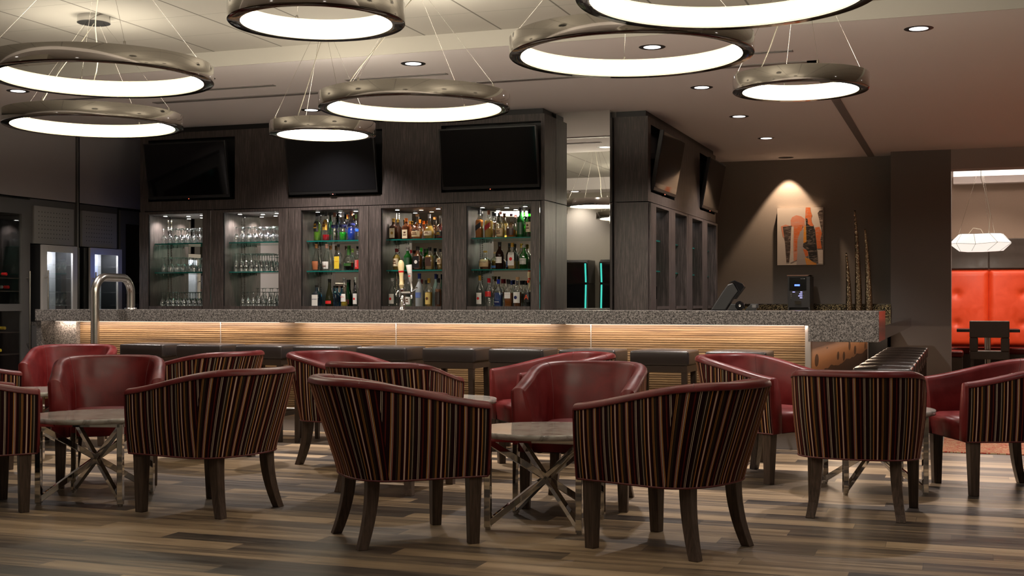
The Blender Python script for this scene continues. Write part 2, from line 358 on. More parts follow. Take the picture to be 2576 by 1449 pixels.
def dup(root, loc, rot, label=None, group=None):
    r = root.copy(); COL.objects.link(r); r.location = loc; r.rotation_euler = (0, 0, rot)
    if label: r['label'] = label
    if group: r['group'] = group
    def kids(a, b):
        for ch in list(a.children):
            c = ch.copy(); COL.objects.link(c); c.parent = b; kids(ch, c)
    kids(root, r); return r
def text_mesh(name, txt, width, m, parent, loc, rot=(PI/2, 0, 0), hmax=None, extr=.0006):
    cu = bpy.data.curves.new(name, 'FONT'); cu.body = txt; cu.size = 1; cu.align_x = 'CENTER'; cu.align_y = 'CENTER'; cu.resolution_u = 2
    t = bpy.data.objects.new(name, cu); COL.objects.link(t); bpy.context.view_layer.update()
    wd = max(t.dimensions.x, 1e-3); k = width/wd
    if hmax and t.dimensions.y*k > hmax: k = hmax/t.dimensions.y
    me = bpy.data.meshes.new_from_object(t); bpy.data.objects.remove(t)
    me.transform(Matrix.Scale(k, 4)); me.materials.clear(); me.materials.append(m); me.name = name
    o = bpy.data.objects.new(name, me); COL.objects.link(o); o.parent = parent; o.location = loc; o.rotation_euler = rot; return o

# ---------------------------------------------------------------- setting: floor and ceiling
def wall_holes(name, m, U, V, holes, depth, P, mback=None, edge=None):
    """wall face with recesses. U,V ranges; holes [(u0,u1,v0,v1)]; P(u,v,d) -> xyz with d the depth behind the face"""
    us = sorted({*U, *[h[0] for h in holes], *[h[1] for h in holes]}); vs = sorted({*V, *[h[2] for h in holes], *[h[3] for h in holes]})
    g = G()
    for a, b in zip(us, us[1:]):
        for c, d in zip(vs, vs[1:]):
            if any(h[0] <= (a+b)/2 <= h[1] and h[2] <= (c+d)/2 <= h[3] for h in holes): continue
            g.add([P(a, c, 0), P(b, c, 0), P(b, d, 0), P(a, d, 0)], [(0, 1, 2, 3)])
    for a, b, c, d in holes:
        q = [(a, c), (b, c), (b, d), (a, d)]
        for i in range(4):
            p, r = q[i], q[(i+1) % 4]; g.add([P(*p, 0), P(*r, 0), P(*r, depth), P(*p, depth)], [(0, 1, 2, 3)], 1)
        g.add([P(*p, depth) for p in q], [(0, 1, 2, 3)], 1)
    return struct(g.build(name, [m, mback or m], fix=False))
XL, XR, YN, YF = -9.6, 3.6, -1.5, 20.0
struct(G().box(XL, XR, YN, YF, -.06, 0).build('floor', M_FLOOR))
struct(G().box(XL, XR, 8.65, 16.9, 3.0, 3.12).build('ceiling', M_PLAS))
struct(G().box(XL, XR, 4.4, 8.65, 3.12, 3.2).build('ceiling', M_TILE)).name = 'ceiling_tiles'
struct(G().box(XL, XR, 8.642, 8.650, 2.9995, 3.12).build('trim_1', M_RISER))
struct(G().box(XL, XR, YN, 4.4, 2.93, 3.12).build('ceiling_near', M_PLAS))
struct(G().box(-1.5, XR, 16.9, YF, 3.08, 3.16).build('ceiling_booth', M_PLAS))
# slots and tracks in the lower ceiling
def slot(x0, x1, y0, y1, m, z=3.0):
    return G().box(x0, x1, y0, y1, z-.004, z+.01)
def air_slot(x0, x1, y, label):
    t = thing('linear_air_vent', label, 'air vent', (x0, y, 3.0), 0, 'linear air vents in the lower ceiling')
    L = x1-x0
    G().box(0, L, -.030, -.020, -.007, 0).box(0, L, .020, .030, -.007, 0).box(0, .01, -.02, .02, -.007, 0).box(L-.01, L, -.02, .02, -.007, 0).build('vent_frame', M_TRACK, t)
    G().box(.01, L-.01, -.02, .02, -.002, 0).build('vent_slot', M_BLACK, t)
air_slot(-6.80, -5.56, 9.535, 'linear ceiling air vent just beyond the nearest large ring pendant at the left')
air_slot(-4.867, -3.954, 9.525, 'linear ceiling air vent beside the downlight over the middle of the bar')
air_slot(-2.109, -1.18, 9.515, 'linear ceiling air vent seen through and beside the large ring at the right')
air_slot(-8.05, -7.25, 9.57, 'short linear ceiling air vent above the tap end of the bar')
tr = G().box(-7.1, -1.05, 9.96, 10.04, 2.992, 3.0).box(-1.13, -1.05, 9.96, 16.7, 2.992, 3.0)
struct(tr.build('trim_2', M_TRACK))
# ---------------------------------------------------------------- setting: walls
struct(G().box(-3.2, -.80, 16.75, 16.9, 0, 3.0).build('wall_back', M_WALLD if False else M_WALLB))
struct(G().box(-.83, -.126, 16.3, 17.2, 0, 3.0).build('wall_column', M_WALLD))
struct(G().box(-.126, XR, 16.3, 16.6, 2.76, 3.0).build('wall_header', M_PLAIN))
struct(G().box(-1.2, XR, 19.8, 19.95, 0, 3.1).build('wall_booth', M_WALLG))
struct(G().box(-1.0, -.85, 17.2, 19.8, 0, 3.1).build('wall_booth_side', M_WALLD))
struct(G().box(XR-.1, XR, YN, YF, 0, 3.12).build('wall_right', M_WALLN))
struct(G().box(-9.05, -8.90, 3.85, 12.75, 2.20, 3.0).box(-9.6, -8.90, 3.85, 8.9, 0, 2.2).build('wall_left', M_WALLL))
struct(G().box(-9.6, -8.3, 12.7, 12.85, 0, 3.0).build('wall_left_end', M_WALLD))
struct(G().box(-9.2, -4.7, 3.70, 3.85, 0, 3.12).box(-4.85, -4.7, YN, 3.70, 0, 3.0).build('wall_near', M_WALLN))
struct(G().box(-4.7, XR-.1, YN-.1, YN, 0, 3.0).build('wall_rear', M_WALLN))
struct(G().box(-.12, XR-.1, 19.60, 19.80, 2.872, 2.975).build('trim_3', M_PLAS))
# back bar upper wall with recesses for the televisions
TVX = [(-8.226, -7.205), (-6.52, -5.505), (-4.815, -3.80)]
rec = [(a-.02, b+.03, 2.215, 2.875) for a, b in TVX]
wall_holes('wall_bar', M_OAK, (-8.349, -3.763), (2.115, 2.945), rec, .13, lambda u, v, d: (u, 11.5+d, v), M_BLACK)
g = G().box(-8.349, -8.30, 11.51, 11.86, 0, 2.945)
g.box(-3.80, -3.763, 11.501, 11.862, 0, 2.110); g.box(-3.80, -3.763, 11.501, 11.862, 2.118, 2.945)
struct(g.build('wall_bar_end', M_OAK))
struct(G().box(-8.33, -3.79, 11.53, 11.86, 2.945, 3.0).build('trim_4', M_BLACK))
# second oak block with its recesses facing the return
wall_holes('wall_block_side', M_OAK, (11.99, 15.56), (2.118, 2.945), [(12.11, 13.19, 2.215, 2.875), (14.56, 15.50, 2.215, 2.875)], .14, lambda u, v, d: (-2.869-d, u, v), M_BLACK)
struct(G().box(-3.203, -2.870, 11.99, 12.02, 0, 2.110).box(-3.203, -2.870, 11.99, 12.02, 2.118, 2.945).build('wall_block_front', M_OAK))
struct(G().box(-3.19, -2.895, 12.01, 15.54, 2.945, 3.0).build('trim_5', M_BLACK))
struct(G().box(-3.24, -3.19, 12.02, 16.75, 0, 3.0).build('wall_block_back', M_WALLD))
# full height mirror between the two oak blocks
t = thing('wall_mirror', 'tall frameless mirror panel between the two dark oak blocks behind the bar', 'mirror', (-3.49, 11.862, 0))
G().box(-.272, .272, 0, .02, .95, 3.0).build('mirror_glass', M_MIR, t)
G().box(.272, .276, -.002, .14, .95, 3.0).build('edge_strip', M_CHR, t)
G().box(-.272, .272, -.09, 0, 0, 1.075).build('ledge', M_OAK, t)

# ---------------------------------------------------------------- back bar display cabinets
def cabinet(loc, rot, W, a, b, dep, label, group, warm=False, mirror=True, power=3.0, power_col=(1, .95, .92), outlet=False):
    t = thing('display_cabinet', label, 'cabinet', loc, rot, group)
    zt, zb, ft = 2.075, 1.085, .02
    g = G()
    g.box(0, a, 0, dep, 0, 2.108).box(b, W, 0, dep, 0, 2.108)           # stiles with their depth
    g.box(a, b, 0, dep, 0, zb).box(a, b, 0, dep, zt, 2.108)
    g.build('carcass', M_OAK, t)
    # proud door frame
    G().box(.004, a-.012, -.022, -.001, .3, 2.105).build('door_stile', M_OAKF, t)
    G().box(b+.006, W-.004, -.022, -.001, .3, 2.105).build('door_stile', M_OAKF, t)
    G().box(a-.012, b+.006, -.022, -.001, zt+.004, 2.105).build('door_rail', M_OAKF, t)
    G().box(a, b, -.03, .0, zb-.02, zb+.012).build('door_rail', M_OAKF, t)
    G().box(a-.011, a-.002, -.012, .07, zb+.013, zt).build('door_edge', M_BLACK, t)
    G().box(W-.003, W+.001, -.018, -.001, 1.0, 2.10).build('edge_trim', M_CHR, t)
    if mirror: G().box(a, b, dep-.008, dep-.002, zb, zt).build('mirror_back', M_MIR, t)
    s = G()
    for k in range(52): s.box(a+.001, a+.004, dep-.045, dep-.030, zb+.01+k*.019, zb+.021+k*.019)
    s.build('shelf_standard', M_CHR, t)
    for z in (1.762, 1.452):
        c = G().box(a+.005, b-.005, .075, dep-.012, z-.004, z+.008)
        for y in (.10, .22, .30): c.lathe([(.006, -.004), (.006, -.022)], 8, (a+.012, y, z), 1)
        o = c.build('glass_shelf', [G_SHELF, M_CHR], t)
        G().box(a+.005, b-.005, .070, .075, z-.004, z+.008).build('shelf_edge', M_SHEDGE, o)
    for k, x in enumerate((a+.10, (a+b)/2, b-.10)):
        y = (.13, .22, .13)[k]
        o = G().lathe([(.032, 0), (.034, -.006), (.022, -.008)], 20, (x, y, zt)).build('puck_light', M_CHR, t)
        G().lathe([(.021, -.0085), (.021, -.0095)], 16, (x, y, zt)).build('puck_lens', M_PUCKW if warm and k == 1 else M_PUCK, o)
    if outlet:
        o = G().box(b-.004, b, dep*.35, dep*.35+.075, 1.17, 1.30).build('power_outlet', M_BLKG, t)
    R = Matrix.Rotation(rot, 4, 'Z'); c = R @ Vector(((a+b)/2, .10, 0))
    for k, x in enumerate((a+.10, (a+b)/2, b-.10)):
        c = R @ Vector((x, (.13, .22, .13)[k], 0))
        spot('cabinet_puck_beam', (loc[0]+c.x, loc[1]+c.y, zt-.012), (0, 0, 0), power, 135, .8, (1, .55, .25) if warm and k == 1 else power_col, .018)
    return t
cx0 = [-8.349, -7.454, -6.528, -5.613, -4.698, -3.803]
cl = [('leftmost oak display cabinet, three rows of upside-down stemware', .127, .788), ('second oak display cabinet, stemware with bowl glasses among the flutes', .160, .805),
      ('third oak display cabinet, topped by green and blue liqueurs', .157, .795), ('fourth oak display cabinet, behind the beer tap handles', .145, .792), ('fifth oak display cabinet, whiskies on top, next to the tall mirror', .150, .795)]
for k in range(5):
    cabinet((cx0[k], 11.5, 0), 0, cx0[k+1]-cx0[k]-.001, cl[k][1], cl[k][2], .36, cl[k][0], 'lit display cabinets behind the bar', k == 3, True, (9.0, 9.0, 5.0, 3.8, 4.4)[k])
for k in range(4):
    lb = ['nearest narrow empty oak cabinet on the side facing the picture wall', 'second of the four empty oak cabinets facing the picture wall', 'third of the four empty oak cabinets facing the picture wall', 'farthest of the four empty oak cabinets, beside the picture wall'][k]
    y0 = 12.022+k*.89
    cabinet((-2.869, y0, 0), PI/2, .889, .235, .80, .30, lb, 'empty cabinets on the side of the oak block', False, False, .28, (1, .85, .7), True)

# ---------------------------------------------------------------- televisions
def television(loc, rot, label, tilt=10):
    t = thing('television', label, 'television', loc, rot, 'wall televisions above the bar cabinets')
    W, H = 1.005, .585; e = (math.radians(tilt), 0, 0)
    def pc(g, n, m, p=t, bevel=0): return g.build(n, m, p, bevel=bevel)
    sh = math.tan(math.radians(tilt))
    def S(y, z): return y-sh*z      # lean the top towards the room
    g = G(); 
    def slab(g, x0, x1, z0, z1, y0, y1):
        g.hexa([(x0, S(y0, z0), z0), (x1, S(y0, z0), z0), (x1, S(y1, z0), z0), (x0, S(y1, z0), z0)], [(x0, S(y0, z1), z1), (x1, S(y0, z1), z1), (x1, S(y1, z1), z1), (x0, S(y1, z1), z1)]); return g
    slab(g, 0, W, 0, H, -.03, .012).build('housing', M_TVB, t, bevel=.004)
    slab(G(), .016, W-.016, .030, H-.016, -.0325, -.030).build('screen', M_TV, t)
    slab(G(), W/2-.035, W/2+.035, -.012, 0, -.03, .0).build('sensor_bar', M_BLKG, t)
    slab(G(), W/2-.004, W/2+.004, -.008, -.003, -.032, -.030).build('standby_light', emis('standby_red', (1, .08, .03), 1.5), t)
    G().box(W/2-.12, W/2+.12, .0, .10, H*.3, H*.6).build('wall_bracket', M_BLACK, t)
    return t
for (a, b), lb in zip(TVX, ('black television above the leftmost glass cabinets', 'black television in the middle above the bar', 'black television above the cabinets of bottles, nearest the tall mirror')):
    television((a+.005, 11.50, 2.238), 0, lb)
television((-2.875, 12.13, 2.238), PI/2, 'tilted television on the block side, the one nearer the tall mirror')
television((-2.875, 14.57, 2.238), PI/2, 'tilted television on the block side, the one nearer the painting')

# ---------------------------------------------------------------- the bar
t = thing('bar_counter', 'long bar with speckled granite top over a lit ribbed wood front', 'bar', (0, 0, 0))
G().poly([(-8.166, .962), (-1.083, .962), (-1.083, .84), (-.574, .84), (-.574, 1.07), (-8.166, 1.07)], 9.64, 10.46).build('countertop', M_GRAN, t, bevel=.003)
G().box(-8.166, -8.112, 9.66, 10.44, 0, .961).build('end_panel', M_GRAND, t)
G().box(-8.111, -7.86, 9.84, 10.40, 0, .961).build('granite_leg', M_GRANL, t)
def ribbed(x0, x1, z0, z1, pitch, y, amp):
    g = G(); nr = int((z1-z0)/pitch); vs = []; fs = []
    for k in range(nr):
        a = z0+k*pitch
        vs += [(x0, y, a), (x1, y, a), (x0, y-amp, a+.003), (x1, y-amp, a+.003), (x0, y-amp, a+pitch-.006), (x1, y-amp, a+pitch-.006), (x0, y, a+pitch-.003), (x1, y, a+pitch-.003)]
        o = k*8; fs += [(o+i, o+i+1, o+i+3, o+i+2) for i in (0, 2, 4)]
        if k: fs.append((o-2, o-1, o+1, o))
    g.add(vs, fs); g.box(x0, x1, y+.001, y+.03, z0, z1); return g
for x0, x1 in ((-7.86, -6.325), (-6.317, -4.583), (-4.575, -2.845), (-2.837, -1.135)):
    ribbed(x0, x1, .13, .955, .0185, 9.90, .006).build('front_panel', M_ZEB, t, fix=False)
G().box(-1.134, -1.092, 9.885, 9.93, .05, .955).build('corner_trim', mat('pale_metal_trim', (.55, .52, .50), .35, .6), t)
for x in (-6.321, -4.579, -2.841): G().box(x-.004, x+.004, 9.892, 9.91, .13, .955).build('seam_strip', mat('pale_metal_trim'), t)
G().box(-7.86, -1.10, 9.905, 10.40, .0, .13).build('kick_plate', mat('pale_kick_plate', (.34, .32, .31), .35, .7), t)
G().box(-8.0, -1.10, 9.94, 10.40, .13, .96).build('bar_carcass', M_ESP, t)
for x0, x1 in ((-8.05, -5.66), (-5.50, -3.15), (-3.02, -1.13)):
    G().box(x0, x1, 9.783, 9.797, .956, .9615).build('led_strip', M_LED, t)
fr = G()
for x in (-6.9, -5.4, -3.9, -2.4, -1.3): fr.tube([(x, 9.90, .20), (x, 9.74, .20)], .012, 8)
fr.tube([(-7.7, 9.74, .20), (-1.2, 9.74, .20)], .022, 10)
fr.build('foot_rail', M_STEEL, t)
# return counter
t = thing('return_counter', 'lower polished dark counter running back along the stools to the picture wall', 'counter', (0, 0, 0))
G().box(-1.30, -.578, 10.465, 16.04, .84, .950).build('countertop', M_GRAND, t, bevel=.003)
G().box(-1.10, -1.088, 9.94, 16.06, .05, .838).build('picture_panel', M_PANP, t).location = (0, 0, 0)
G().box(-1.5, -1.101, 10.47, 16.04, 0, .838).build('counter_carcass', M_ESP, t)
G().box(-1.095, -1.082, 16.04, 16.06, .0, .838).build('edge_strip', mat('pale_metal_trim'), t)
G().box(-1.0, -.98, 9.95, 16.0, .832, .8385).build('led_strip', M_LED, t)
t = thing('back_counter', 'counter against the picture wall under the coffee machine and tall sculptures', 'counter', (0, 0, 0))
G().box(-2.86, -.835, 16.05, 16.745, .90, .950).build('countertop', M_GRAND, t)
G().box(-2.86, -.86, 16.09, 16.745, 0, .899).build('cabinet_front', M_BLACK, t)
struct(G().box(-2.86, -.835, 16.735, 16.749, .955, 1.11).box(-.842, -.831, 16.28, 16.735, .84, 1.11).build('trim_6', M_MOS))
struct(G().box(-2.86, -.835, 16.73, 16.75, 1.11, 1.118).build('trim_7', M_CHR))

# steel service arch
t = thing('service_rail', 'brushed steel arch rail standing astride the counter at the cooler end', 'rail', (-7.304, 9.40, 0))
rb, zt_, d_ = .14, 1.362, .517
pts = [(0, 0, 0), (0, 0, zt_-rb)]
pts += [(0, rb-rb*math.cos(a), zt_-rb+rb*math.sin(a)) for a in [PI/2*k/8 for k in range(1, 9)]]
pts += [(0, d_-rb+rb*math.sin(a), zt_-rb+rb*math.cos(a)) for a in [PI/2*k/8 for k in range(0, 9)]]
pts += [(0, d_, 1.071)]
G().tube(pts, .038, 20).build('tube', M_STEEL, t)
G().lathe([(.055, 0), (.055, .012), (.040, .016)], 24, (0, d_, 1.070)).build('flange', M_STEEL, t)
G().lathe([(.055, 0), (.055, .012), (.040, .016)], 24, (0, 0, 0)).build('flange', M_STEEL, t)
# ---------------------------------------------------------------- tub chairs
def smooth(a, b, x): x = max(0, min(1, (x-a)/(b-a))); return x*x*(3-2*x)
NS, NA = 9, 24
def upath(v):
    """outer plan outline at height fraction v: front right -> round the back -> front left"""
    a = .312+.030*v; yf = .325; y0 = -.085-.025*v; yb = .295+.145*v**1.15; e = 2/2.45
    pts = [(a-.006*(1-k/NS), yf+(y0-yf)*k/NS) for k in range(NS)]
    for k in range(NA+1):
        g = PI*k/NA; c, s = math.cos(g), math.sin(g)
        pts.append((a*math.copysign(abs(c)**e, c), y0-(yb+y0)*abs(s)**e))
    pts += [(-(a-.006*(k/NS)), y0+(yf-y0)*k/NS) for k in range(1, NS+1)]
    return pts
NP = 2*NS+NA+1
def ztop(i):
    x, y = upath(1)[i]
    return .655+.123*smooth(.40, -.42, y)**.85 if y > -.42 else .778
def inward(P, i):
    a = Vector(P[max(i-1, 0)]); b = Vector(P[min(i+1, NP-1)]); t = (b-a).normalized(); return Vector((t.y, -t.x)) if True else None
def make_chair():
    t = thing('tub_chair', 'x', 'armchair')
    ZB = .315; NV = 8
    V = [k/NV for k in range(NV+1)]
    Pm = upath(.5); arc = [0]
    for i in range(1, NP): arc.append(arc[-1]+math.dist(Pm[i], Pm[i-1]))
    zt = [ztop(i)-.022 for i in range(NP)]
    # striped outside: two side panels and the back panel, each with its own stripe direction
    def outer(i, v):
        x, y = upath(v)[i]; n = inward(upath(v), i); o = -.007*math.sin(PI*v)
        return (x+n.x*o, y+n.y*o, ZB+(zt[i]-ZB)*v)
    def panel(i0, i1, mode):
        g = G(); vs = []; us = []; n = i1-i0+1
        for v in V:
            for i in range(i0, i1+1):
                p = outer(i, v); vs.append(p)
                us.append((p[1]*1.0 if mode == 'side' else arc[i]*1.02+.03*0, v))
        fs = [(r*n+k, r*n+k+1, (r+1)*n+k+1, (r+1)*n+k) for r in range(NV) for k in range(n-1)]
        g.add(vs, fs, 0, True, us); return g
    s0, s1 = NS+2, NP-1-NS-2
    for (a, b, md, nm) in ((0, s0, 'side', 'side_panel'), (s0, s1, 'back', 'back_panel'), (s1, NP-1, 'side', 'side_panel')):
        panel(a, b, md).build(nm, M_STR, t, fix=False)
    # leather: rolled top, inside and arm fronts
    g = G(); prof = []
    for i in range(NP):
        P = upath(1); n = inward(P, i); x, y = P[i]
        yy = y; tk = .078 if yy > 0 else .072
        col = []
        for k in range(9):
            ph = PI*k/8; d = tk*(1-math.cos(ph))/2; col.append((x+n.x*(d-.004), y+n.y*(d-.004), zt[i]+.030*math.sin(ph)**.8 if k not in (0, 8) else zt[i]))
        zi = zt[i]
        for k in range(1, 7):
            f = k/6; z = zi+(.40-zi)*f; Q = upath(1-f*.62); nn = inward(Q, i); d = tk+.012*math.sin(PI*f)+.020*f
            col.append((Q[i][0]+nn.x*d, Q[i][1]+nn.y*d, z))
        prof.append(col)
    m = len(prof[0]); vs = [p for c in prof for p in c]
    fs = [(i*m+k, i*m+k+1, (i+1)*m+k+1, (i+1)*m+k) for i in range(NP-1) for k in range(m-1)]
    g.add(vs, fs, 0, True)
    for i in (0, NP-1):
        ring = [outer(i, v) for v in V]+prof[i][1:]+[(prof[i][-1][0], prof[i][-1][1], ZB)]
        bulge = []
        cx_, cz_ = sum(p[0] for p in ring)/len(ring), sum(p[2] for p in ring)/len(ring)
        inner = [(cx_+(p[0]-cx_)*.72, p[1]+.014, cz_+(p[2]-cz_)*.965) for p in ring]
        k = len(ring); g.add(ring+inner, [(j, (j+1) % k, k+(j+1) % k, k+j) for j in range(k)]+[tuple(range(k, 2*k))], 0, True)
    g.build('backrest', M_RED, t)
    # seams on the inside of the back
    g = G()
    for i in (NS+4, NP-5-NS):
        g.tube([tuple(Vector(prof[i][k])) for k in range(1, m)], .0019, 5)
    g.tube([(outer(i, 1)[0], outer(i, 1)[1], zt[i]-.001) for i in range(NP)], .0045, 6)
    for i in (0, NP-1): g.tube([outer(i, v) for v in V], .0045, 6)
    g.tube([(outer(i, 0)[0], outer(i, 0)[1], ZB+.002) for i in range(NP)], .0050, 6)
    g.build('piping', M_PIPE, t)
    # seat cushion with leather apron
    base = [Vector((prof[i][-1][0], prof[i][-1][1])) for i in range(NP)]
    base = [Vector((b.x*1.0, min(b.y, .318))) for b in base]; base[0].y = base[-1].y = .318
    def ringz(k, z, dy=0):
        out = []
        for b in base:
            q = Vector((b.x*k, (b.y-.02)*k+.02)); out.append((q.x, q.y+dy, z))
        return out
    rows = [ringz(1.0, .318), ringz(1.0, .40, .008), ringz(.995, .425, .012), ringz(.96, .444, .008), ringz(.88, .456), ringz(.6, .464), ringz(.3, .467)]
    n_ = len(base); g = G(); vs = [p for r in rows for p in r]
    g.add(vs, [(r*n_+k, r*n_+(k+1) % n_, (r+1)*n_+(k+1) % n_, (r+1)*n_+k) for r in range(len(rows)-1) for k in range(n_)]+[tuple(range((len(rows)-1)*n_, len(rows)*n_))], 0, True)
    g.build('seat', M_RED, t)
    G().add([(x*.99, y*.99, ZB+.001) for x, y in upath(0)], [tuple(range(NP))]).build('base_cloth', M_BLACK, t)
    for s in (-1, 1):
        G().hexa([(s*.272-.024, .241, 0), (s*.272+.024, .241, 0), (s*.272+.024, .289, 0), (s*.272-.024, .289, 0)],
                 [(s*.268-.033, .236, .316), (s*.268+.033, .236, .316), (s*.268+.033, .300, .316), (s*.268-.033, .300, .316)]).build('leg', M_LEG, t, bevel=.003)
        g = G(); vs = []; K = 8
        for k in range(K+1):
            f = k/K; z = .316*f; q_ = 1-(1-f)**2; y = -.264+.058*q_; x = s*(.230-.031*q_); w_ = .023+.007*f
            vs += [(x-w_, y-w_, z), (x+w_, y-w_, z), (x+w_, y+w_, z), (x-w_, y+w_, z)]
        g.add(vs, [(4*k+j, 4*k+(j+1) % 4, 4*k+4+(j+1) % 4, 4*k+4+j) for k in range(K) for j in range(4)]+[(3, 2, 1, 0), (4*K, 4*K+1, 4*K+2, 4*K+3)])
        g.build('leg', M_LEG, t, bevel=.003)
    return t
CH = [
 ((-3.875, 5.995), 170, 'striped tub chair seen from its side, partly covering the front table at the left'),
 ((-2.545, 5.565), 42, 'striped tub chair pulled to the left side of the middle front table'),
 ((-1.267, 5.786), 160, 'striped tub chair on the right side of the middle front table'),
 ((-.523, 7.06), 90, 'striped tub chair seen square from behind, next to the bar end'),
 ((-2.02, 6.87), -84, 'red leather tub chair facing the camera behind the middle front table'),
 ((-2.68, 8.32), 218.5, 'red leather tub chair mostly hidden behind the one squarely facing the camera'),
 ((-3.28, 7.04), 90, 'striped tub chair seen from behind, just over the back of the middle foreground chair'),
 ((-4.057, 7.99), -15, 'tub chair with stripes and red inside, standing before the bar stools in the middle'),
 ((-5.10, 6.70), -55, 'red leather tub chair facing us across the front table at the left'),
 ((-6.78, 8.42), -60, 'farthest red leather tub chair, by the left end of the bar'),
 ((-5.22, 7.93), 172, 'striped tub chair seen side on in front of the first bar stools'),
 ((-6.42, 6.74), 75, 'striped tub chair at the farther left table, only its arm in view'),
 ((-5.15, 5.50), 53, 'striped tub chair cut off by the left edge, nearest the front table'),
 ((-1.223, 8.328), -30.5, 'tub chair with glossy red inside, left of the chair seen square from behind'),
 ((.20, 8.237), 203.4, 'tub chair cut off by the right edge, its dark red seat open toward the bar'),
]
chair0 = make_chair()
for k, ((x, y), a, lb) in enumerate(CH):
    if k == 0:
        chair0.location = (x, y, 0); chair0.rotation_euler = (0, 0, math.radians(a-90)); chair0['label'] = lb; chair0['group'] = 'tub chairs around the low tables'
    else: dup(chair0, (x, y, 0), math.radians(a-90), lb)

# ---------------------------------------------------------------- low tables
def make_table():
    t = thing('low_table', 'x', 'table', group='round stone topped tables')
    G().lathe([(.350, .460), (.360, .462), (.360, .488), (.357, .490)], 72).build('tabletop', M_MARB, t)
    h = .238; s = .235; q = .032
    for sx in (-1, 1):
        for sy in (-1, 1):
            G().box(sx*s-q/2, sx*s+q/2, sy*s-q/2, sy*s+q/2, .012, .459).build('leg', M_CHR, t, bevel=.002).name = 'leg'
            G().lathe([(.014, 0), (.014, .012)], 12, (sx*s, sy*s, 0)).build('glide', M_STEEL, t)
    g = G()
    for sx in (-1, 1):
        for sy in (-1, 1):
            for z in (.030, .440): g.bar((sx*s, sy*s, z), (0, 0, h), .024, .032, up=(0, 0, 1))
    g.build('star_brace', M_CHR, t, bevel=.002)
    g = G(); g.box(-s, s, -s-q/2, -s+q/2, .440, .459).box(-s, s, s-q/2, s+q/2, .440, .459).box(-s-q/2, -s+q/2, -s, s, .440, .459).box(s-q/2, s+q/2, -s, s, .440, .459)
    g.build('top_frame', M_CHR, t)
    return t
TB = [((-4.69, 6.05), 15, 'round stone table on a chrome star base, front left, half behind a striped chair'), ((-2.00, 6.14), 2, 'round stone table on a chrome star base, front and middle'),
      ((-3.285, 7.85), 10, 'round stone table in the second row, only a slice of top showing in the middle'), ((-6.488, 7.58), 12, 'round stone table in the second row at far left'), ((-.505, 7.97), 20, 'round stone table hidden behind the chair seen square from behind')]
tb0 = make_table()
for k, ((x, y), a, lb) in enumerate(TB):
    if k == 0: tb0.location = (x, y, 0); tb0.rotation_euler = (0, 0, math.radians(a)); tb0['label'] = lb
    else: dup(tb0, (x, y, 0), math.radians(a), lb)

# ---------------------------------------------------------------- stools
def cushion(w_, d_, z0, z1, r=.018):
    g = G(); g.box(-w_/2, w_/2, -d_/2, d_/2, z0, z1); return g
def make_stool(H, name, group):
    t = thing(name, 'x', 'stool', group=group)
    g = G(); W, D, nx = .435, .40, 10; vs = []
    for j in range(nx+1):
        for i in range(nx+1):
            u, v = i/nx*2-1, j/nx*2-1
            vs.append((u*W/2, v*D/2, H-.010+.012*(1-u*u)*(1-v*v)))
    n = nx+1; fs = [(j*n+i, j*n+i+1, (j+1)*n+i+1, (j+1)*n+i) for j in range(nx) for i in range(nx)]
    bd = [i for i in range(n)]+[j*n+nx for j in range(1, n)]+[nx*n+i for i in range(nx-1, -1, -1)]+[j*n for j in range(nx-1, 0, -1)]
    o = len(vs); vs += [(vs[i][0], vs[i][1], H-.115) for i in bd]; k = len(bd)
    fs += [(bd[i], o+i, o+(i+1) % k, bd[(i+1) % k]) for i in range(k)]+[tuple(o+i for i in range(k))]
    g.add(vs, fs, 0, False).build('seat', M_BRN, t, bevel=.014, seg=3)
    for p in t.children:
        for f in p.data.polygons: f.use_smooth = True
    g = G(); g.box(-W/2+.012, W/2-.012, -D/2+.012, -D/2+.035, H-.165, H-.116).box(-W/2+.012, W/2-.012, D/2-.035, D/2-.012, H-.165, H-.116)
    g.box(-W/2+.012, -W/2+.035, -D/2+.036, D/2-.036, H-.165, H-.116).box(W/2-.035, W/2-.012, -D/2+.036, D/2-.036, H-.165, H-.116)
    g.build('apron', M_ESP, t)
    for sx in (-1, 1):
        for sy in (-1, 1):
            x, y = sx*(W/2-.036), sy*(D/2-.036); a, b = .021, .015
            G().hexa([(x*1.03-b, y*1.03-b, 0), (x*1.03+b, y*1.03-b, 0), (x*1.03+b, y*1.03+b, 0), (x*1.03-b, y*1.03+b, 0)], [(x-a, y-a, H-.117), (x+a, y-a, H-.117), (x+a, y+a, H-.117), (x-a, y+a, H-.117)]).build('leg', M_ESP, t)
    x, y, z = W/2-.034, D/2-.034, .22
    for q in (((-x, -y), (x, -y)), ((-x, y), (x, y)), ((-x, -y), (-x, y)), ((x, -y), (x, y))):
        G().bar((*q[0], z), (*q[1], z), .018, .03).build('stretcher', M_ESP, t)
    return t
st0 = make_stool(.79, 'bar_stool', 'bar stools along the lit front')
SX = [-6.754, -6.192, -5.62, -5.091, -4.522, -3.95, -3.40, -2.842, -2.293, -1.737]
SL = ['first dark bar stool from the steel arch', 'second dark bar stool from the steel arch', 'third dark bar stool from the steel arch', 'fourth dark bar stool from the steel arch, over a chair with red inside', 'fifth dark bar stool from the steel arch',
      'sixth dark bar stool from the steel arch, fifth from the bar corner', 'fourth dark bar stool from the bar corner', 'third dark bar stool from the bar corner, behind the red chairs', 'second dark bar stool from the bar corner, legs in clear view', 'dark bar stool nearest the bar corner along the front']
for k, (x, lb) in enumerate(zip(SX, SL)):
    p = (x+.2175, 9.21, 0)
    if k == 0: st0.location = p; st0['label'] = lb
    else: dup(st0, p, 0, lb)
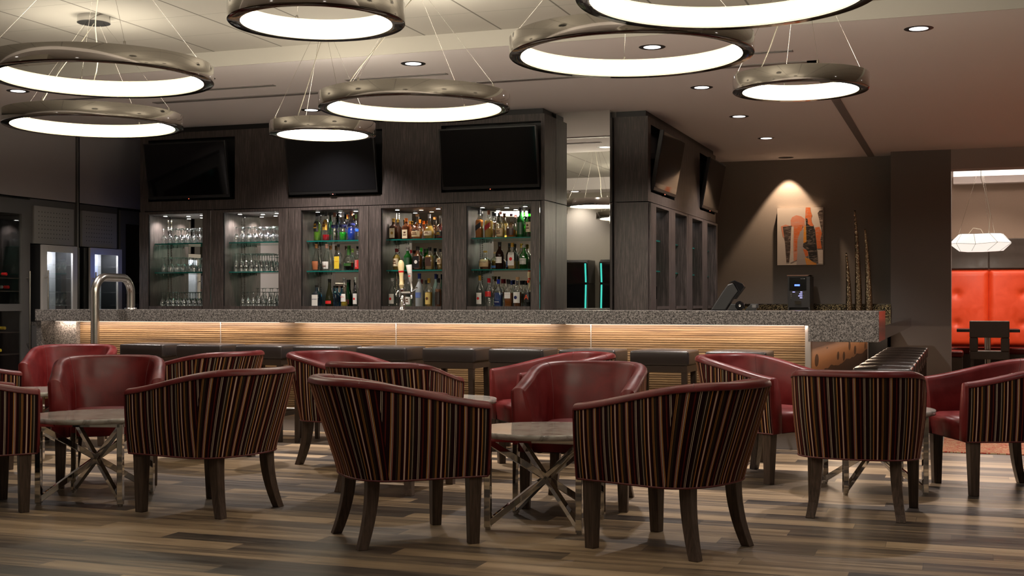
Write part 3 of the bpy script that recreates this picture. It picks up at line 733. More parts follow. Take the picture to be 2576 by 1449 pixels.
cs0 = make_stool(.64, 'counter_stool', 'lower stools in a row along the return counter')
names = ['nearest', 'second', 'third', 'fourth', 'fifth', 'sixth', 'seventh', 'farthest']
for k in range(8):
    p = (-.575, 10.22+k*.635, 0); lb = names[k]+' dark leather stool of the receding row beside the return counter'
    if k == 0: cs0.location = p; cs0['label'] = lb
    else: dup(cs0, p, 0, lb)

# ---------------------------------------------------------------- ring pendants
def make_ring(r, canopy_z, name='ring_pendant', cablepos=0.0):
    t = thing('ring_pendant', 'x', 'pendant light', group='polished ring pendants')
    w_ = .060; h = .092
    n = 96
    g = G()
    g.lathe([(r, .004), (r, h-.003), (r-.003, h)], n, cap=False); g.lathe([(r-.003, h), (r-w_+.002, h)], n, cap=False)
    g.build('outer_band', M_RING, t, fix=False)
    G().lathe([(r-w_+.004, 0), (r-.004, 0), (r, .004)], n, cap=False).build('bottom_rim', M_RINGB, t, fix=False)
    d = G().lathe([(r-w_, .008), (r-w_, h-.009)], n, cap=False).lathe([(r-w_+.004, 0), (r-w_, .008)], n, cap=False, mi=1).lathe([(r-w_, h-.009), (r-w_+.002, h)], n, cap=False, mi=1).build('diffuser', [M_DIFF, M_DIFFE], t, fix=False)
    g = G()
    for k in range(10):
        a = 2*PI*k/10+.2
        for z in (.012, h-.012): g.box(-.0025, .0025, -.0025, .0025, -.0025, .0025) if False else g.lathe([(.0001, -.003), (.003, 0), (.0001, .003)], 6, ((r-w_-.001)*math.cos(a), (r-w_-.001)*math.sin(a), z), cap=False)
    g.build('screw_dots', M_STEEL, d)
    for k in range(4):
        a = PI/2*k+.55; p = (r-.022)*math.cos(a), (r-.022)*math.sin(a)
        G().lathe([(.007, h), (.007, h+.018), (.003, h+.022)], 10, (p[0], p[1], 0)).build('wire_clamp', M_STEEL, t)
        G().tube([(p[0], p[1], h+.02), (.075*math.cos(a), .075*math.sin(a), canopy_z-.05)], .0011, 5).build('suspension_wire', M_STEEL, t)
    a = 2.0+cablepos; p = Vector(((r-.022)*math.cos(a), (r-.022)*math.sin(a), h)); q = Vector((0, 0, canopy_z-.05)); pts = []
    for k in range(13):
        f = k/12; v = p.lerp(q, f); v += Vector((math.sin(f*9)*.02*(1-f), math.cos(f*7)*.018*(1-f)*f, 0)); pts.append(v)
    G().tube(pts, .0032, 6).build('power_cable', mat('clear_cable', (.45, .42, .35), .3), t)
    c = G().lathe([(.112, canopy_z-.048), (.112, canopy_z-.002), (.110, canopy_z)], 40, cap=False).build('canopy', M_CHR, t, fix=False)
    g = G().lathe([(.0001, canopy_z-.050), (.112, canopy_z-.048)], 40, cap=False); g.build('canopy_plate', M_BLACK, c)
    return t
big = make_ring(.603, 3.12-2.35); small = make_ring(.385, 3.12-2.35, cablepos=.8)
RG = [(1, (-4.451, 5.782), 0.3, 'large ring pendant cut by the left edge, the higher of the two stacked there'), (1, (-5.679, 7.295), 1.1, 'large ring pendant at the left, hung from the round canopy in view'),
      (0, (-2.657, 4.92), .2, 'small ring pendant cut by the top edge, bright and near'), (0, (-4.39, 8.219), 1.9, 'smallest looking ring pendant, over the middle television'),
      (1, (-3.256, 7.314), 2.4, 'large ring pendant overlapping the small one before the television nearest the mirror'), (1, (-1.547, 6.102), 2.9, 'large ring pendant framing a downlight'),
      (1, (-.889, 5.053), .7, 'large ring pendant cut by the top edge toward the right'), (0, (-.879, 7.428), 1.4, 'small ring pendant hanging alone at the right, near the diagonal ceiling track')]
used = set()
for b, (x, y), a, lb in RG:
    src = big if b else small
    if b not in used: used.add(b); src.location = (x, y, 2.35); src.rotation_euler = (0, 0, a); src['label'] = lb
    else: dup(src, (x, y, 2.35), a, lb)

# ---------------------------------------------------------------- ceiling downlights
def make_down():
    t = thing('ceiling_downlight', 'x', 'downlight', group='round recessed ceiling downlights')
    G().lathe([(.062, -.001), (.092, -.003), (.098, .0)], 32, cap=False).build('trim_ring', M_BLACK, t)
    G().lathe([(.0001, -.0005), (.063, -.0015)], 28, cap=False).build('lens', M_CAN, t)
    return t
DL = [((-7.85, 9.05), 3.0, 'ceiling downlight showing below the highest ring at the left edge'), ((-5.947, 9.05), 3.0, 'ceiling downlight peeking out beside the large left ring'), ((-4.041, 9.05), 3.0, 'ceiling downlight nearest the ceiling step, above the overlapping middle rings'),
      ((-2.134, 9.05), 3.0, 'ceiling downlight seen through the large ring'), ((-.278, 9.05), 3.0, 'ceiling downlight alone at the upper right'),
      ((-5.946, 10.898), 3.0, 'ceiling downlight just above the smallest looking ring'), ((-2.129, 10.89), 3.0, 'ceiling downlight between the large ring and the tall mirror'), ((-2.107, 12.71), 3.0, 'ceiling downlight above the side televisions'),
      ((-2.094, 14.50), 3.0, 'ceiling downlight farthest toward the picture wall of those lit'),
      ((-3.6, 3.0), 2.93, 'ceiling downlight added as fill behind the viewer, farthest left'), ((-1.2, 3.0), 2.93, 'ceiling downlight added as fill behind the viewer'), ((1.2, 3.0), 2.93, 'ceiling downlight added as fill just behind the viewer to the right'), ((-1.2, .6), 2.93, 'ceiling downlight added as fill well behind the viewer, left of its twin'), ((1.2, .6), 2.93, 'ceiling downlight added as fill behind the viewer, farthest right'),  # unseen downlights behind the camera, added for general fill
      ((1.6, 6.2), 3.12, 'ceiling downlight over the right aisle'), ((1.6, 9.05), 3.0, 'ceiling downlight over the right aisle, level with the bar front'), ((1.6, 12.7), 3.0, 'ceiling downlight over the right aisle, nearest the booth'), ((-5.9, 4.12), 2.93, 'ceiling downlight over the gaming machines')]
d0 = make_down()
for k, ((x, y), z, lb) in enumerate(DL):
    if k == 0: d0.location = (x, y, z); d0['label'] = lb; o = d0
    else: o = dup(d0, (x, y, z), 0, lb)
    if 'behind' in lb or 'aisle' in lb: o['group'] = 'ceiling downlights outside the frame'
    pw = K_DOWN*(2.4 if y > 10 else (.5 if y < 3.5 else (3.0 if y > 8 else .85)))
    if k == 17: pw *= .8
    if x > 0 and y > 8: pw *= .3
    spot('downlight_beam', (x, y, z-.012), (0, 0, 0), pw, 118, .75, (1, .90, .84), .05)
t = thing('picture_spotlight', 'dark recessed directional spotlight in the ceiling above the painting', 'spotlight', (-2.133, 16.50, 3.0))
G().lathe([(.062, -.001), (.092, -.004), (.098, .0)], 28, cap=False).build('trim_ring', M_BLACK, t)
G().lathe([(.0001, -.0005), (.063, -.0015)], 24, cap=False).build('recess', M_BLACK, t)
BOTTLES = [
 ('3t', -6.276, 11.63, 1.77, 0.3, 0.0384, 'round', 'c', (0.62, 'lime'), 'black', ('lab', 'black', 0.35, 0.75, '', ''), 'lime green liqueur with black label, first bottle on the third cabinet top shelf'),
 ('3t', -6.175, 11.63, 1.77, 0.3, 0.0384, 'round', 'c', (0.2, 'red'), 'black', ('lab', 'gold', 0.4, 0.8, '', ''), 'tall bottle with a shallow fill of red liqueur and gold scrawled label'),
 ('3t', -6.198, 11.77, 1.77, 0.3, 0.028, 'round', 'dgreen', None, 'black', None, 'dark green bottle behind the red liqueur bottle'),
 ('3t', -6.074, 11.63, 1.77, 0.288, 0.0425, 'flare', 'c', None, 'brown', ('band', 'navy', 0.5, 0.62, '', ''), 'clear empty-looking bottle with navy shoulder band and brown neck seal'),
 ('3t', -6.078, 11.77, 1.77, 0.3, 0.0301, 'round', 'c', None, 'silver', None, 'clear silver-capped bottle standing behind the navy-banded ones'),
 ('3t', -5.979, 11.63, 1.77, 0.289, 0.0403, 'flare', 'c', (0.28, 'green'), 'silver', ('band', 'navy', 0.5, 0.62, '', ''), 'navy-banded bottle holding bright green liqueur in its lower third'),
 ('3t', -5.884, 11.63, 1.77, 0.299, 0.0423, 'flare', 'c', (0.42, 'blue'), 'brown', ('band', 'navy', 0.52, 0.64, '', ''), 'navy-banded bottle half full of vivid blue liqueur'),
 ('3t', -5.996, 11.77, 1.77, 0.274, 0.0278, 'round', 'c', None, 'orange', None, 'clear bottle with orange neck wrap behind the blue liqueur'),
 ('3t', -5.9, 11.77, 1.77, 0.276, 0.0278, 'round', 'c', None, 'pgreen', ('band', 'blue', 0.4, 0.5, '', ''), 'clear bottle with pale green neck wrap near the edge of the third cabinet'),
 ('3m', -6.286, 11.63, 1.46, 0.278, 0.047, 'tear', 'c', None, 'copper', ('lab', 'rust', 0.05, 0.4, '', ''), 'waisted clear bottle with rust coloured fruit label and copper neck'),
 ('3m', -6.166, 11.63, 1.46, 0.276, 0.0468, 'tear', 'c', None, 'pink', ('lab', 'white', 0.08, 0.38, '', ''), 'waisted clear bottle with white leaf label and pink neck'),
 ('3m', -6.194, 11.77, 1.46, 0.266, 0.0431, 'tear', 'c', None, 'copper', None, 'clear bottle with copper neck wrap behind the leaf label bottle'),
 ('3m', -6.033, 11.63, 1.46, 0.27, 0.0382, 'square', 'c', None, 'dcap', ('lab', 'yellow', 0.08, 0.6, "GORDON'S", 'redt'), 'flat clear gin bottle with tall yellow label'),
 ('3m', -5.911, 11.63, 1.46, 0.256, 0.0571, 'squat', 'c', (0.3, 'vdark'), 'ngreen', ('lab', 'ngreen', 0.2, 0.32, '', ''), 'round-shouldered bottle with dark liqueur and long green neck'),
 ('3m', -5.941, 11.77, 1.46, 0.229, 0.0342, 'round', 'c', None, 'lgreen', ('lab', 'yellow', 0.3, 0.42, '', ''), 'clear bottle with yellow green cap behind the dark liqueur'),
 ('3m', -5.811, 11.63, 1.46, 0.198, 0.0296, 'round', 'c', None, 'silver', ('lab', 'redt', 0.1, 0.6, 'SOHO', 'white'), 'clear bottle with vertical red label at the edge of the third cabinet middle shelf'),
 ('3b', -6.281, 11.63, 1.09, 0.221, 0.047, 'square', 'sapph', None, 'dcap', ('lab', 'white', 0.05, 0.62, 'BOMBAY', 'navy'), 'square-shouldered pale blue gin bottle with white label'),
 ('3b', -6.134, 11.63, 1.09, 0.286, 0.0425, 'slender', 'olive', None, 'dcap', ('lab', 'redt', 0.12, 0.24, '', ''), 'dark olive cognac bottle with small red label low on its body'),
 ('3b', -6.148, 11.77, 1.09, 0.218, 0.0387, 'square', 'sapph', None, 'dcap', None, 'pale blue gin bottle half hidden behind the olive cognac bottle'),
 ('3b', -5.965, 11.63, 1.09, 0.293, 0.036, 'slender', 'c', (0.18, 'yellow'), 'silver', ('lab', 'white', 0.2, 0.5, 'Soho', 'redt'), 'slim clear bottle with white label over yellow liqueur'),
 ('3b', -5.996, 11.77, 1.09, 0.279, 0.0321, 'slender', 'dgreen', None, 'dcap', ('lab', 'dred', 0.1, 0.3, '', ''), 'dark green wine shaped bottle behind the slim yellow liqueur'),
 ('3b', -5.834, 11.63, 1.09, 0.3, 0.0296, 'round', 'c', None, 'white', ('lab', 'white', 0.1, 0.5, '', 'redt'), 'clear bottle with white label at the edge of the third cabinet bottom'),
 ('4t', -5.41, 11.63, 1.77, 0.211, 0.0376, 'square', 'dbrown', None, 'gold', ('lab', 'cream', 0.08, 0.6, '', 'gold'), 'dark square liqueur bottle with cream label and gold cap in front of its twin'),
 ('4t', -5.426, 11.77, 1.77, 0.216, 0.0317, 'square', 'dbrown', None, 'gold', None, 'dark gold-capped square bottle tucked behind another'),
 ('4t', -5.27, 11.63, 1.77, 0.212, 0.0374, 'square', 'brown', None, 'orange', ('lab', 'cream', 0.05, 0.5, '', ''), 'amber brown square bottle with orange cap and narrow cream label'),
 ('4t', -5.293, 11.77, 1.77, 0.193, 0.0294, 'square', 'brown', None, 'gold', None, 'brown gold-capped bottle behind the orange-capped one'),
 ('4t', -5.148, 11.63, 1.77, 0.249, 0.0601, 'squat', 'c', (0.28, 'orange'), 'cork', ('lab', 'tan', 0.1, 0.35, '', ''), 'wide-shouldered clear decanter bottle with orange liquor and tan oval label'),
 ('4t', -5.183, 11.77, 1.77, 0.203, 0.0294, 'round', 'c', None, 'orange', None, 'orange-capped bottle peeking out behind the wide clear decanter'),
 ('4t', -5.018, 11.63, 1.77, 0.246, 0.0537, 'tear2', 'c', (0.5, 'gold'), 'silver', ('lab', 'cream', 0.15, 0.35, '', ''), 'bell shaped bottle of golden liqueur with cream seals'),
 ('4t', -4.897, 11.63, 1.77, 0.228, 0.0453, 'squat', 'c', (0.3, 'dred'), 'silver', ('lab', 'black', 0.12, 0.35, '', ''), 'rounded bottle with crimson ribbon and black label beside the cabinet edge'),
 ('4m', -5.375, 11.63, 1.46, 0.216, 0.0417, 'round', 'c', (0.7, 'gold'), 'dredc', ('lab', 'cream', 0.2, 0.6, '', ''), 'golden rum bottle with dark red neck behind the cream tap handle'),
 ('4m', -5.252, 11.63, 1.46, 0.23, 0.0416, 'round', 'dgreen2', None, 'silver', ('lab', 'dgreent', 0.2, 0.6, '', ''), 'green whiskey bottle with silver neck behind the white tap handle'),
 ('4m', -5.28, 11.77, 1.46, 0.208, 0.0252, 'round', 'c', None, 'redc', None, 'clear bottle with red neck hidden behind the green whiskey'),
 ('4m', -5.143, 11.63, 1.46, 0.236, 0.0456, 'square', 'c', (0.8, 'brown2'), 'black', ('lab', 'black', 0.1, 0.65, '', 'white'), 'square whiskey bottle with large black label and black neck'),
 ('4m', -5.166, 11.77, 1.46, 0.226, 0.0273, 'round', 'bgreen', None, 'bgreen2', None, 'bright green bottle behind the black label whiskey'),
 ('4m', -5.013, 11.63, 1.46, 0.226, 0.0434, 'square', 'c', (0.6, 'gold'), 'black', ('lab', 'dbrownt', 0.18, 0.62, '', ''), 'square bottle with dark brown label above golden liquor'),
 ('4m', -4.901, 11.63, 1.46, 0.209, 0.0288, 'round', 'c', (0.5, 'gold'), 'black', ('lab', 'tan', 0.3, 0.6, '', ''), 'amber bottle with tan label cut by the cabinet edge'),
 ('4b', -5.424, 11.63, 1.09, 0.289, 0.0355, 'round', 'c', None, 'grey', ('lab', 'white', 0.12, 0.5, '', 'redt'), 'clear rum bottle with white label bearing a round red emblem'),
 ('4b', -5.369, 11.77, 1.09, 0.275, 0.0337, 'round', 'c', None, 'gold', None, 'clear gold-necked bottle directly behind the steel tap tower'),
 ('4b', -5.243, 11.63, 1.09, 0.276, 0.0333, 'round', 'c', (0.3, 'pgreen2'), 'silver', ('lab', 'white', 0.1, 0.4, '', ''), 'clear bottle with small white label seen under the tap faucet'),
 ('4b', -5.126, 11.63, 1.09, 0.335, 0.0394, 'frost', 'frost', None, 'navyc', ('lab', 'bluel', 0.3, 0.48, '', ''), 'frosted vodka bottle with blue cap and blue painted scene'),
 ('4b', -5.161, 11.77, 1.09, 0.278, 0.0273, 'round', 'c', None, 'dredc', None, 'clear bottle with brown neck behind the frosted vodka'),
 ('4b', -5.022, 11.63, 1.09, 0.286, 0.0372, 'round', 'c', (0.5, 'gold'), 'gold', ('lab', 'gold2', 0.1, 0.55, '', 'brownt'), 'spiced rum bottle with gold pictorial label'),
 ('4b', -5.008, 11.77, 1.09, 0.333, 0.0313, 'frost', 'frost', None, 'navyc', None, 'frosted vodka bottle standing behind the two rums'),
 ('4b', -4.918, 11.63, 1.09, 0.286, 0.0351, 'round', 'c', (0.6, 'brown2'), 'black', ('lab', 'vdarkt', 0.1, 0.58, '', ''), 'dark rum bottle with nearly black label'),
 ('5t', -4.481, 11.63, 1.77, 0.277, 0.0367, 'square', 'c', (0.62, 'amber'), 'black', ('slant', 'black', 0.35, 0.55, '', ''), 'square whisky bottle with slanted black label'),
 ('5t', -4.381, 11.63, 1.77, 0.27, 0.0386, 'square', 'c', (0.6, 'gold'), 'brown', ('slant', 'dred', 0.36, 0.56, '', ''), 'square whisky bottle with slanted red label'),
 ('5t', -4.387, 11.77, 1.77, 0.264, 0.0329, 'square', 'c', None, 'black', None, 'clear square bottle behind the slanted red label whisky'),
 ('5t', -4.26, 11.63, 1.77, 0.252, 0.0466, 'squat', 'c', (0.35, 'gold'), 'pinkc', ('lab', 'tan', 0.06, 0.38, '', ''), 'pale whisky bottle with tan label and pink tinted stopper'),
 ('5t', -4.148, 11.63, 1.77, 0.23, 0.0485, 'squat', 'c', (0.3, 'amber'), 'purple', ('lab', 'dbrownt', 0.1, 0.42, '', ''), 'arched bottle with dark brown label and purple neck'),
 ('5t', -4.05, 11.63, 1.77, 0.289, 0.0362, 'round', 'dgreen2', None, 'black', ('lab', 'dgreent', 0.1, 0.55, '', ''), 'dark green whisky bottle, tallest on the last cabinet top shelf'),
 ('5t', -4.061, 11.77, 1.77, 0.296, 0.0285, 'round', 'bgreen', None, 'white', None, 'green bottle with pale neck wrap behind the dark green whisky'),
 ('5t', -3.964, 11.63, 1.77, 0.268, 0.0322, 'round', 'bgreen', None, 'black', ('lab', 'cream', 0.2, 0.6, '', ''), 'green whiskey bottle with cream label against the cabinet edge'),
 ('5m', -4.418, 11.63, 1.46, 0.182, 0.0631, 'squat', 'c', (0.55, 'brown2'), 'gold2c', ('lab', 'tan', 0.15, 0.6, 'Crown Royal', 'navy'), 'squat amber whisky decanter with oval crest label'),
 ('5m', -4.37, 11.77, 1.46, 0.175, 0.0369, 'round', 'c', (0.5, 'gold'), 'cork', ('lab', 'bluel', 0.1, 0.25, '', ''), 'golden bottle with small blue mark behind the squat decanter'),
 ('5m', -4.268, 11.63, 1.46, 0.266, 0.0405, 'round', 'dbrown', None, 'black', ('lab', 'white', 0.25, 0.5, 'Canadian Club', 'black'), 'tall dark brown whisky bottle with white label'),
 ('5m', -4.219, 11.77, 1.46, 0.26, 0.0307, 'round', 'dbrown', None, 'black', ('lab', 'bluel', 0.1, 0.35, '', ''), 'dark brown bottle behind the arched white label bottle'),
 ('5m', -4.136, 11.63, 1.46, 0.256, 0.0424, 'square', 'c', (0.3, 'gold'), 'gold', ('lab', 'white', 0.15, 0.7, '', 'redt'), 'flat clear bottle with tall arched white label and gold cap'),
 ('5m', -4.09, 11.77, 1.46, 0.254, 0.0367, 'square', 'c', (0.3, 'gold'), 'gold', None, 'clear gold-capped bottle behind the green gin'),
 ('5m', -4.017, 11.63, 1.46, 0.231, 0.0422, 'round', 'bgreen', None, 'greyc', ('lab', 'lgrey', 0.22, 0.5, 'Tanqueray', 'dgreent'), 'bright green gin bottle with pale grey label and red seal'),
 ('5b', -4.477, 11.63, 1.09, 0.31, 0.0346, 'round', 'c', None, 'gold', ('lab', 'white', 0.1, 0.5, '', 'redt'), 'clear vodka bottle with red bordered white label and gold cap'),
 ('5b', -4.381, 11.63, 1.09, 0.282, 0.0386, 'round', 'c', None, 'redc', ('lab', 'redt', 0.4, 0.6, '', ''), 'clear vodka bottle with red cap and red emblem'),
 ('5b', -4.387, 11.77, 1.09, 0.305, 0.0308, 'round', 'c', None, 'olivec', None, 'clear olive-necked bottle behind the red-capped vodka'),
 ('5b', -4.281, 11.63, 1.09, 0.27, 0.0405, 'square', 'c', (0.5, 'bluel2'), 'bluec', ('lab', 'navy', 0.12, 0.2, 'VODKA', 'white'), 'angular clear vodka bottle with blue cap and blue band at its foot'),
 ('5b', -4.29, 11.77, 1.09, 0.276, 0.0328, 'round', 'c', None, 'dredc', None, 'clear bottle with maroon cap behind the blue-capped vodka'),
 ('5b', -4.173, 11.63, 1.09, 0.265, 0.0404, 'square', 'c', (0.5, 'amber2'), 'black', ('lab', 'white', 0.35, 0.6, 'Southern Comfort', 'rustt'), 'flat amber liqueur bottle with round white label'),
 ('5b', -4.194, 11.77, 1.09, 0.26, 0.0286, 'round', 'c', None, 'navyc', None, 'clear navy-capped bottle behind the flat amber liqueur'),
 ('5b', -4.082, 11.63, 1.09, 0.292, 0.0423, 'round', 'c', (0.48, 'brown2'), 'cork', ('lab', 'white', 0.15, 0.55, '', 'navy'), 'amber rum bottle with cork stopper and white label'),
 ('5b', -4.094, 11.77, 1.09, 0.259, 0.0306, 'round', 'c', None, 'black', None, 'clear black-capped bottle behind the cork stoppered rum'),
 ('5b', -3.972, 11.63, 1.09, 0.26, 0.0402, 'squat', 'c', (0.4, 'vdark'), 'redor', ('lab', 'black', 0.2, 0.6, 'A', 'redor'), 'stout dark liqueur bottle with orange lid and orange initial'),
]
# ---------------------------------------------------------------- bottles
def bottle_profile(kind, r, h):
    if kind == 'slender': P = [(.75, 0), (.98, .02), (1, .10), (.98, .30), (.80, .48), (.48, .66), (.36, .78), (.34, .97)]
    elif kind == 'flare': P = [(.92, 0), (1, .02), (1, .30), (.88, .42), (.98, .50), (.80, .60), (.42, .70), (.33, .78), (.33, .97)]
    elif kind == 'tear': P = [(.70, 0), (.78, .02), (.95, .22), (1, .32), (.78, .50), (.45, .68), (.33, .76), (.31, .97)]
    elif kind == 'tear2': P = [(.80, 0), (.92, .02), (1, .22), (.98, .34), (.62, .50), (.30, .62), (.25, .75), (.25, .97)]
    elif kind == 'squat': P = [(.82, 0), (.92, .02), (1, .30), (.96, .45), (.70, .56), (.34, .62), (.26, .70), (.26, .97)]
    elif kind == 'square': P = [(.95, 0), (1, .02), (1, .56), (.90, .62), (.55, .68), (.36, .74), (.34, .97)]
    else: P = [(.92, 0), (1, .02), (1, .54), (.95, .60), (.60, .69), (.38, .76), (.36, .97)]
    return [(a*r, b*h) for a, b in P]
def prof_r(P, z):
    for (r0, z0), (r1, z1) in zip(P, P[1:]):
        if z0 <= z <= z1: return r0+(r1-r0)*(z-z0)/max(z1-z0, 1e-6)
    return P[-1][0]
GRP = {'3t': 'liqueurs on the top shelf of the third cabinet', '3m': 'bottles on the middle shelf of the third cabinet', '3b': 'bottles on the bottom of the third cabinet', '4t': 'liqueurs on the top shelf of the fourth cabinet', '4m': 'whiskies on the middle shelf of the fourth cabinet',
       '4b': 'rums and vodkas on the bottom of the fourth cabinet', '5t': 'whiskies on the top shelf of the fifth cabinet', '5m': 'bottles on the middle shelf of the fifth cabinet', '5b': 'vodkas and rums on the bottom of the fifth cabinet'}
for (key, x, y, z, h, r, kind, bc, lq, cap, lab, desc) in BOTTLES:
    x += .0
    rot = -.18
    t = thing('liquor_bottle', desc, 'bottle', (x, y, z+.0006), rot, GRP[key])
    P = bottle_profile(kind, r, h); pw = 6 if kind == 'square' else None; nseg = 24 if pw else 20
    sc = dict(power=pw) if pw else {}
    d_ = .8 if kind == 'square' else 1
    G().lathe(P, nseg, cap=True, sy=d_, smooth=True, **sc).build('glass_body', body(bc), t)
    if lq:
        lv, lc = lq; zz = lv*h*.62/.6; Q = [((a*.90), b) for a, b in P if b < zz]; Q = [(Q[0][0], .004)]+Q[1:]+[(prof_r(P, zz)*.90, zz)]
        G().lathe(Q, nseg, sy=d_, **sc).build('liquor', liq(lc), t)
    nr = P[-1][0]
    zc = .84*h if cap in ('black', 'dredc', 'redc', 'navyc', 'bluec', 'orange', 'copper', 'pink', 'brown', 'pgreen', 'green', 'purple', 'gold', 'white', 'silver', 'lgreen', 'bgreen2') and kind != 'squat' else .90*h
    if cap == 'ngreen': zc = .62*h
    G().lathe([(prof_r(P, zc)*1.10+.0006, zc), (nr*1.12+.0006, .955*h), (nr*1.2+.001, .96*h), (nr*1.2+.001, h)], 14).build('cap', pal(cap), t)
    if lab:
        lk, lc, a, b = lab[:4]; g = G(); n = 12; a *= .62 if False else 1
        za, zb = a*h*.9, b*h*.9
        vs = []; arc = 1.15 if not pw else .0
        if lk == 'band': arc = PI
        def P3(ang, zz):
            rr = prof_r(P, zz)+.0010; ca, sa = math.cos(ang), math.sin(ang)
            if pw: q = (abs(ca)**pw+abs(sa)**pw)**(-1/pw); return (rr*ca*q, rr*sa*q*d_-.0003, zz)
            return (rr*ca, rr*sa, zz)
        sp = 1.0 if lk != 'band' else PI
        if pw: sp = .70
        rows = 5
        for j in range(rows+1):
            for i in range(n+1):
                ang = -PI/2-sp+2*sp*i/n; zz = za+(zb-za)*j/rows
                if lk == 'slant': zz += r*1.0*(i/n-.5)
                vs.append(P3(ang, min(max(zz, .002), h*.9)))
        g.add(vs, [(j*(n+1)+i, j*(n+1)+i+1, (j+1)*(n+1)+i+1, (j+1)*(n+1)+i) for j in range(rows) for i in range(n)], 0, True)
        lo = g.build('label', pal(lc), t, fix=False); lo.name = 'paper_label'
        if lab[4]:
            zc_ = (za+zb)/2+(.01 if len(lab[4]) > 2 else 0); rr = prof_r(P, zc_)
            vert = lab[4] == 'SOHO'
            text_mesh('label_text', lab[4], (zb-za)*.8 if vert else r*1.35, pal(lab[5]), lo, (0, -rr*d_-.0022, zc_), (PI/2, PI/2 if vert else 0, 0) if not vert else (PI/2, -PI/2, 0), hmax=(zb-za)*.5)
        elif lab[5]:
            w2 = r*.5; zc_ = (za+zb)/2; rr = prof_r(P, zc_)
            G().lathe([(.0001, 0), (w2*.8, 0)], 16, cap=False).build('label_emblem', pal(lab[5]), lo, loc=(0, -rr*d_-.0016, zc_), rot=(PI/2, 0, 0), fix=False)
        elif lk == 'lab' and lc in ('gold', 'gold2', 'yellow', 'cream', 'tan', 'white', 'black'):
            zc_ = za+(zb-za)*.32; rr = prof_r(P, zc_)
            G().box(-r*.5, r*.5, -rr*d_-.0022, -rr*d_-.0014, zc_, zc_+(zb-za)*.12).box(-r*.34, r*.34, -rr*d_-.0022, -rr*d_-.0014, zc_+(zb-za)*.25, zc_+(zb-za)*.45).build('label_print', pal('brownt' if lc != 'black' else 'gold'), lo)

# ---------------------------------------------------------------- stemware, stood upside down
def glass_mesh(kind):
    if kind == 'wine': P = [(.026, 0), (.033, .030), (.034, .050), (.024, .078), (.005, .092), (.0035, .105), (.0035, .148), (.010, .153), (.030, .158), (.030, .160)]
    elif kind == 'flute': P = [(.022, 0), (.026, .05), (.022, .10), (.005, .122), (.0035, .130), (.0035, .178), (.010, .183), (.028, .188), (.028, .190)]
    elif kind == 'bowl': P = [(.040, 0), (.046, .028), (.040, .060), (.018, .080), (.020, .092), (.010, .104), (.012, .130), (.034, .148), (.034, .152)]
    else: P = [(.025, 0), (.028, .025), (.027, .048), (.016, .074), (.004, .084), (.0033, .10), (.0033, .138), (.009, .142), (.027, .146), (.027, .148)]
    g = G(); g.lathe(P, 16, cap=False); g.lathe([(.0001, P[-1][1]), P[-1]], 16, cap=False)
    return g
glassp = {}
def put_glass(kind, x, y, z, label, group):
    if kind not in glassp:
        o = glass_mesh(kind).build('stem_glass', G_STEM, fix=False); glassp[kind] = o
    else: o = glassp[kind].copy(); COL.objects.link(o)
    o.location = (x, y, z); o.rotation_euler = (0, 0, random.random()*6); tag(o, label, 'glass', group); return o
rr = random.Random(3)
ORD = ['first', 'second', 'third', 'fourth', 'fifth', 'sixth', 'seventh', 'eighth', 'ninth']
def row(c0, c1, z, kind, n, rows, label, group, skip=()):
    for j in range(rows):
        for i in range(n):
            if (j, i) in skip: continue
            put_glass(kind, c0+(c1-c0)*i/(n-1)+(.5*(c1-c0)/(n-1)*.5 if j % 2 else 0)+rr.uniform(-.002, .002), 11.615+j*.078+rr.uniform(-.002, .002), z+.0006, ORD[i]+' from left in the '+('front', 'second', 'rear')[j]+' row, '+label, group)
A0, A1 = -8.13, -7.60
row(A0, A1, 1.770, 'wine', 8, 3, 'glass on the top shelf of the leftmost cabinet', 'stemware on the top shelf of the leftmost cabinet')
row(A0, -7.88, 1.460, 'wine', 4, 3, 'glass on the middle shelf of the leftmost cabinet', 'stemware on the middle shelf of the leftmost cabinet')
for k, x in enumerate((-7.76, -7.63)):
    for j in range(2): put_glass('bowl', x, 11.63+.10*j, 1.4606, ('front', 'rear')[j]+' thick-stemmed bowl glass at the '+('middle', 'edge')[k]+' of the leftmost cabinet shelf', 'bowl glasses on the middle shelf of the leftmost cabinet')
row(A0-.02, A1, 1.0976, 'small', 9, 3, 'glass on the bottom of the leftmost cabinet', 'stemware on the bottom of the leftmost cabinet')
B0, B1 = -7.23, -6.70
row(B0, B1, 1.770, 'wine', 8, 3, 'glass on the top shelf of the second cabinet', 'stemware on the top shelf of the second cabinet')
row(B0, -6.86, 1.460, 'flute', 7, 3, 'flute on the middle shelf of the second cabinet', 'flutes on the middle shelf of the second cabinet')
row(-6.80, -6.67, 1.460, 'small', 3, 2, 'short glass on the second cabinet', 'short glasses on the middle shelf of the second cabinet')
row(-7.15, B1, 1.0976, 'small', 8, 2, 'glass on the bottom of the second cabinet', 'stemware on the bottom of the second cabinet')
row(-7.08, -6.72, 1.0976, 'flute', 5, 1, 'taller flute on the bottom of the second cabinet', 'flutes on the bottom of the second cabinet')
for o in bpy.data.objects:
    if o.get('group') == 'flutes on the bottom of the second cabinet': o.location.y = 11.80

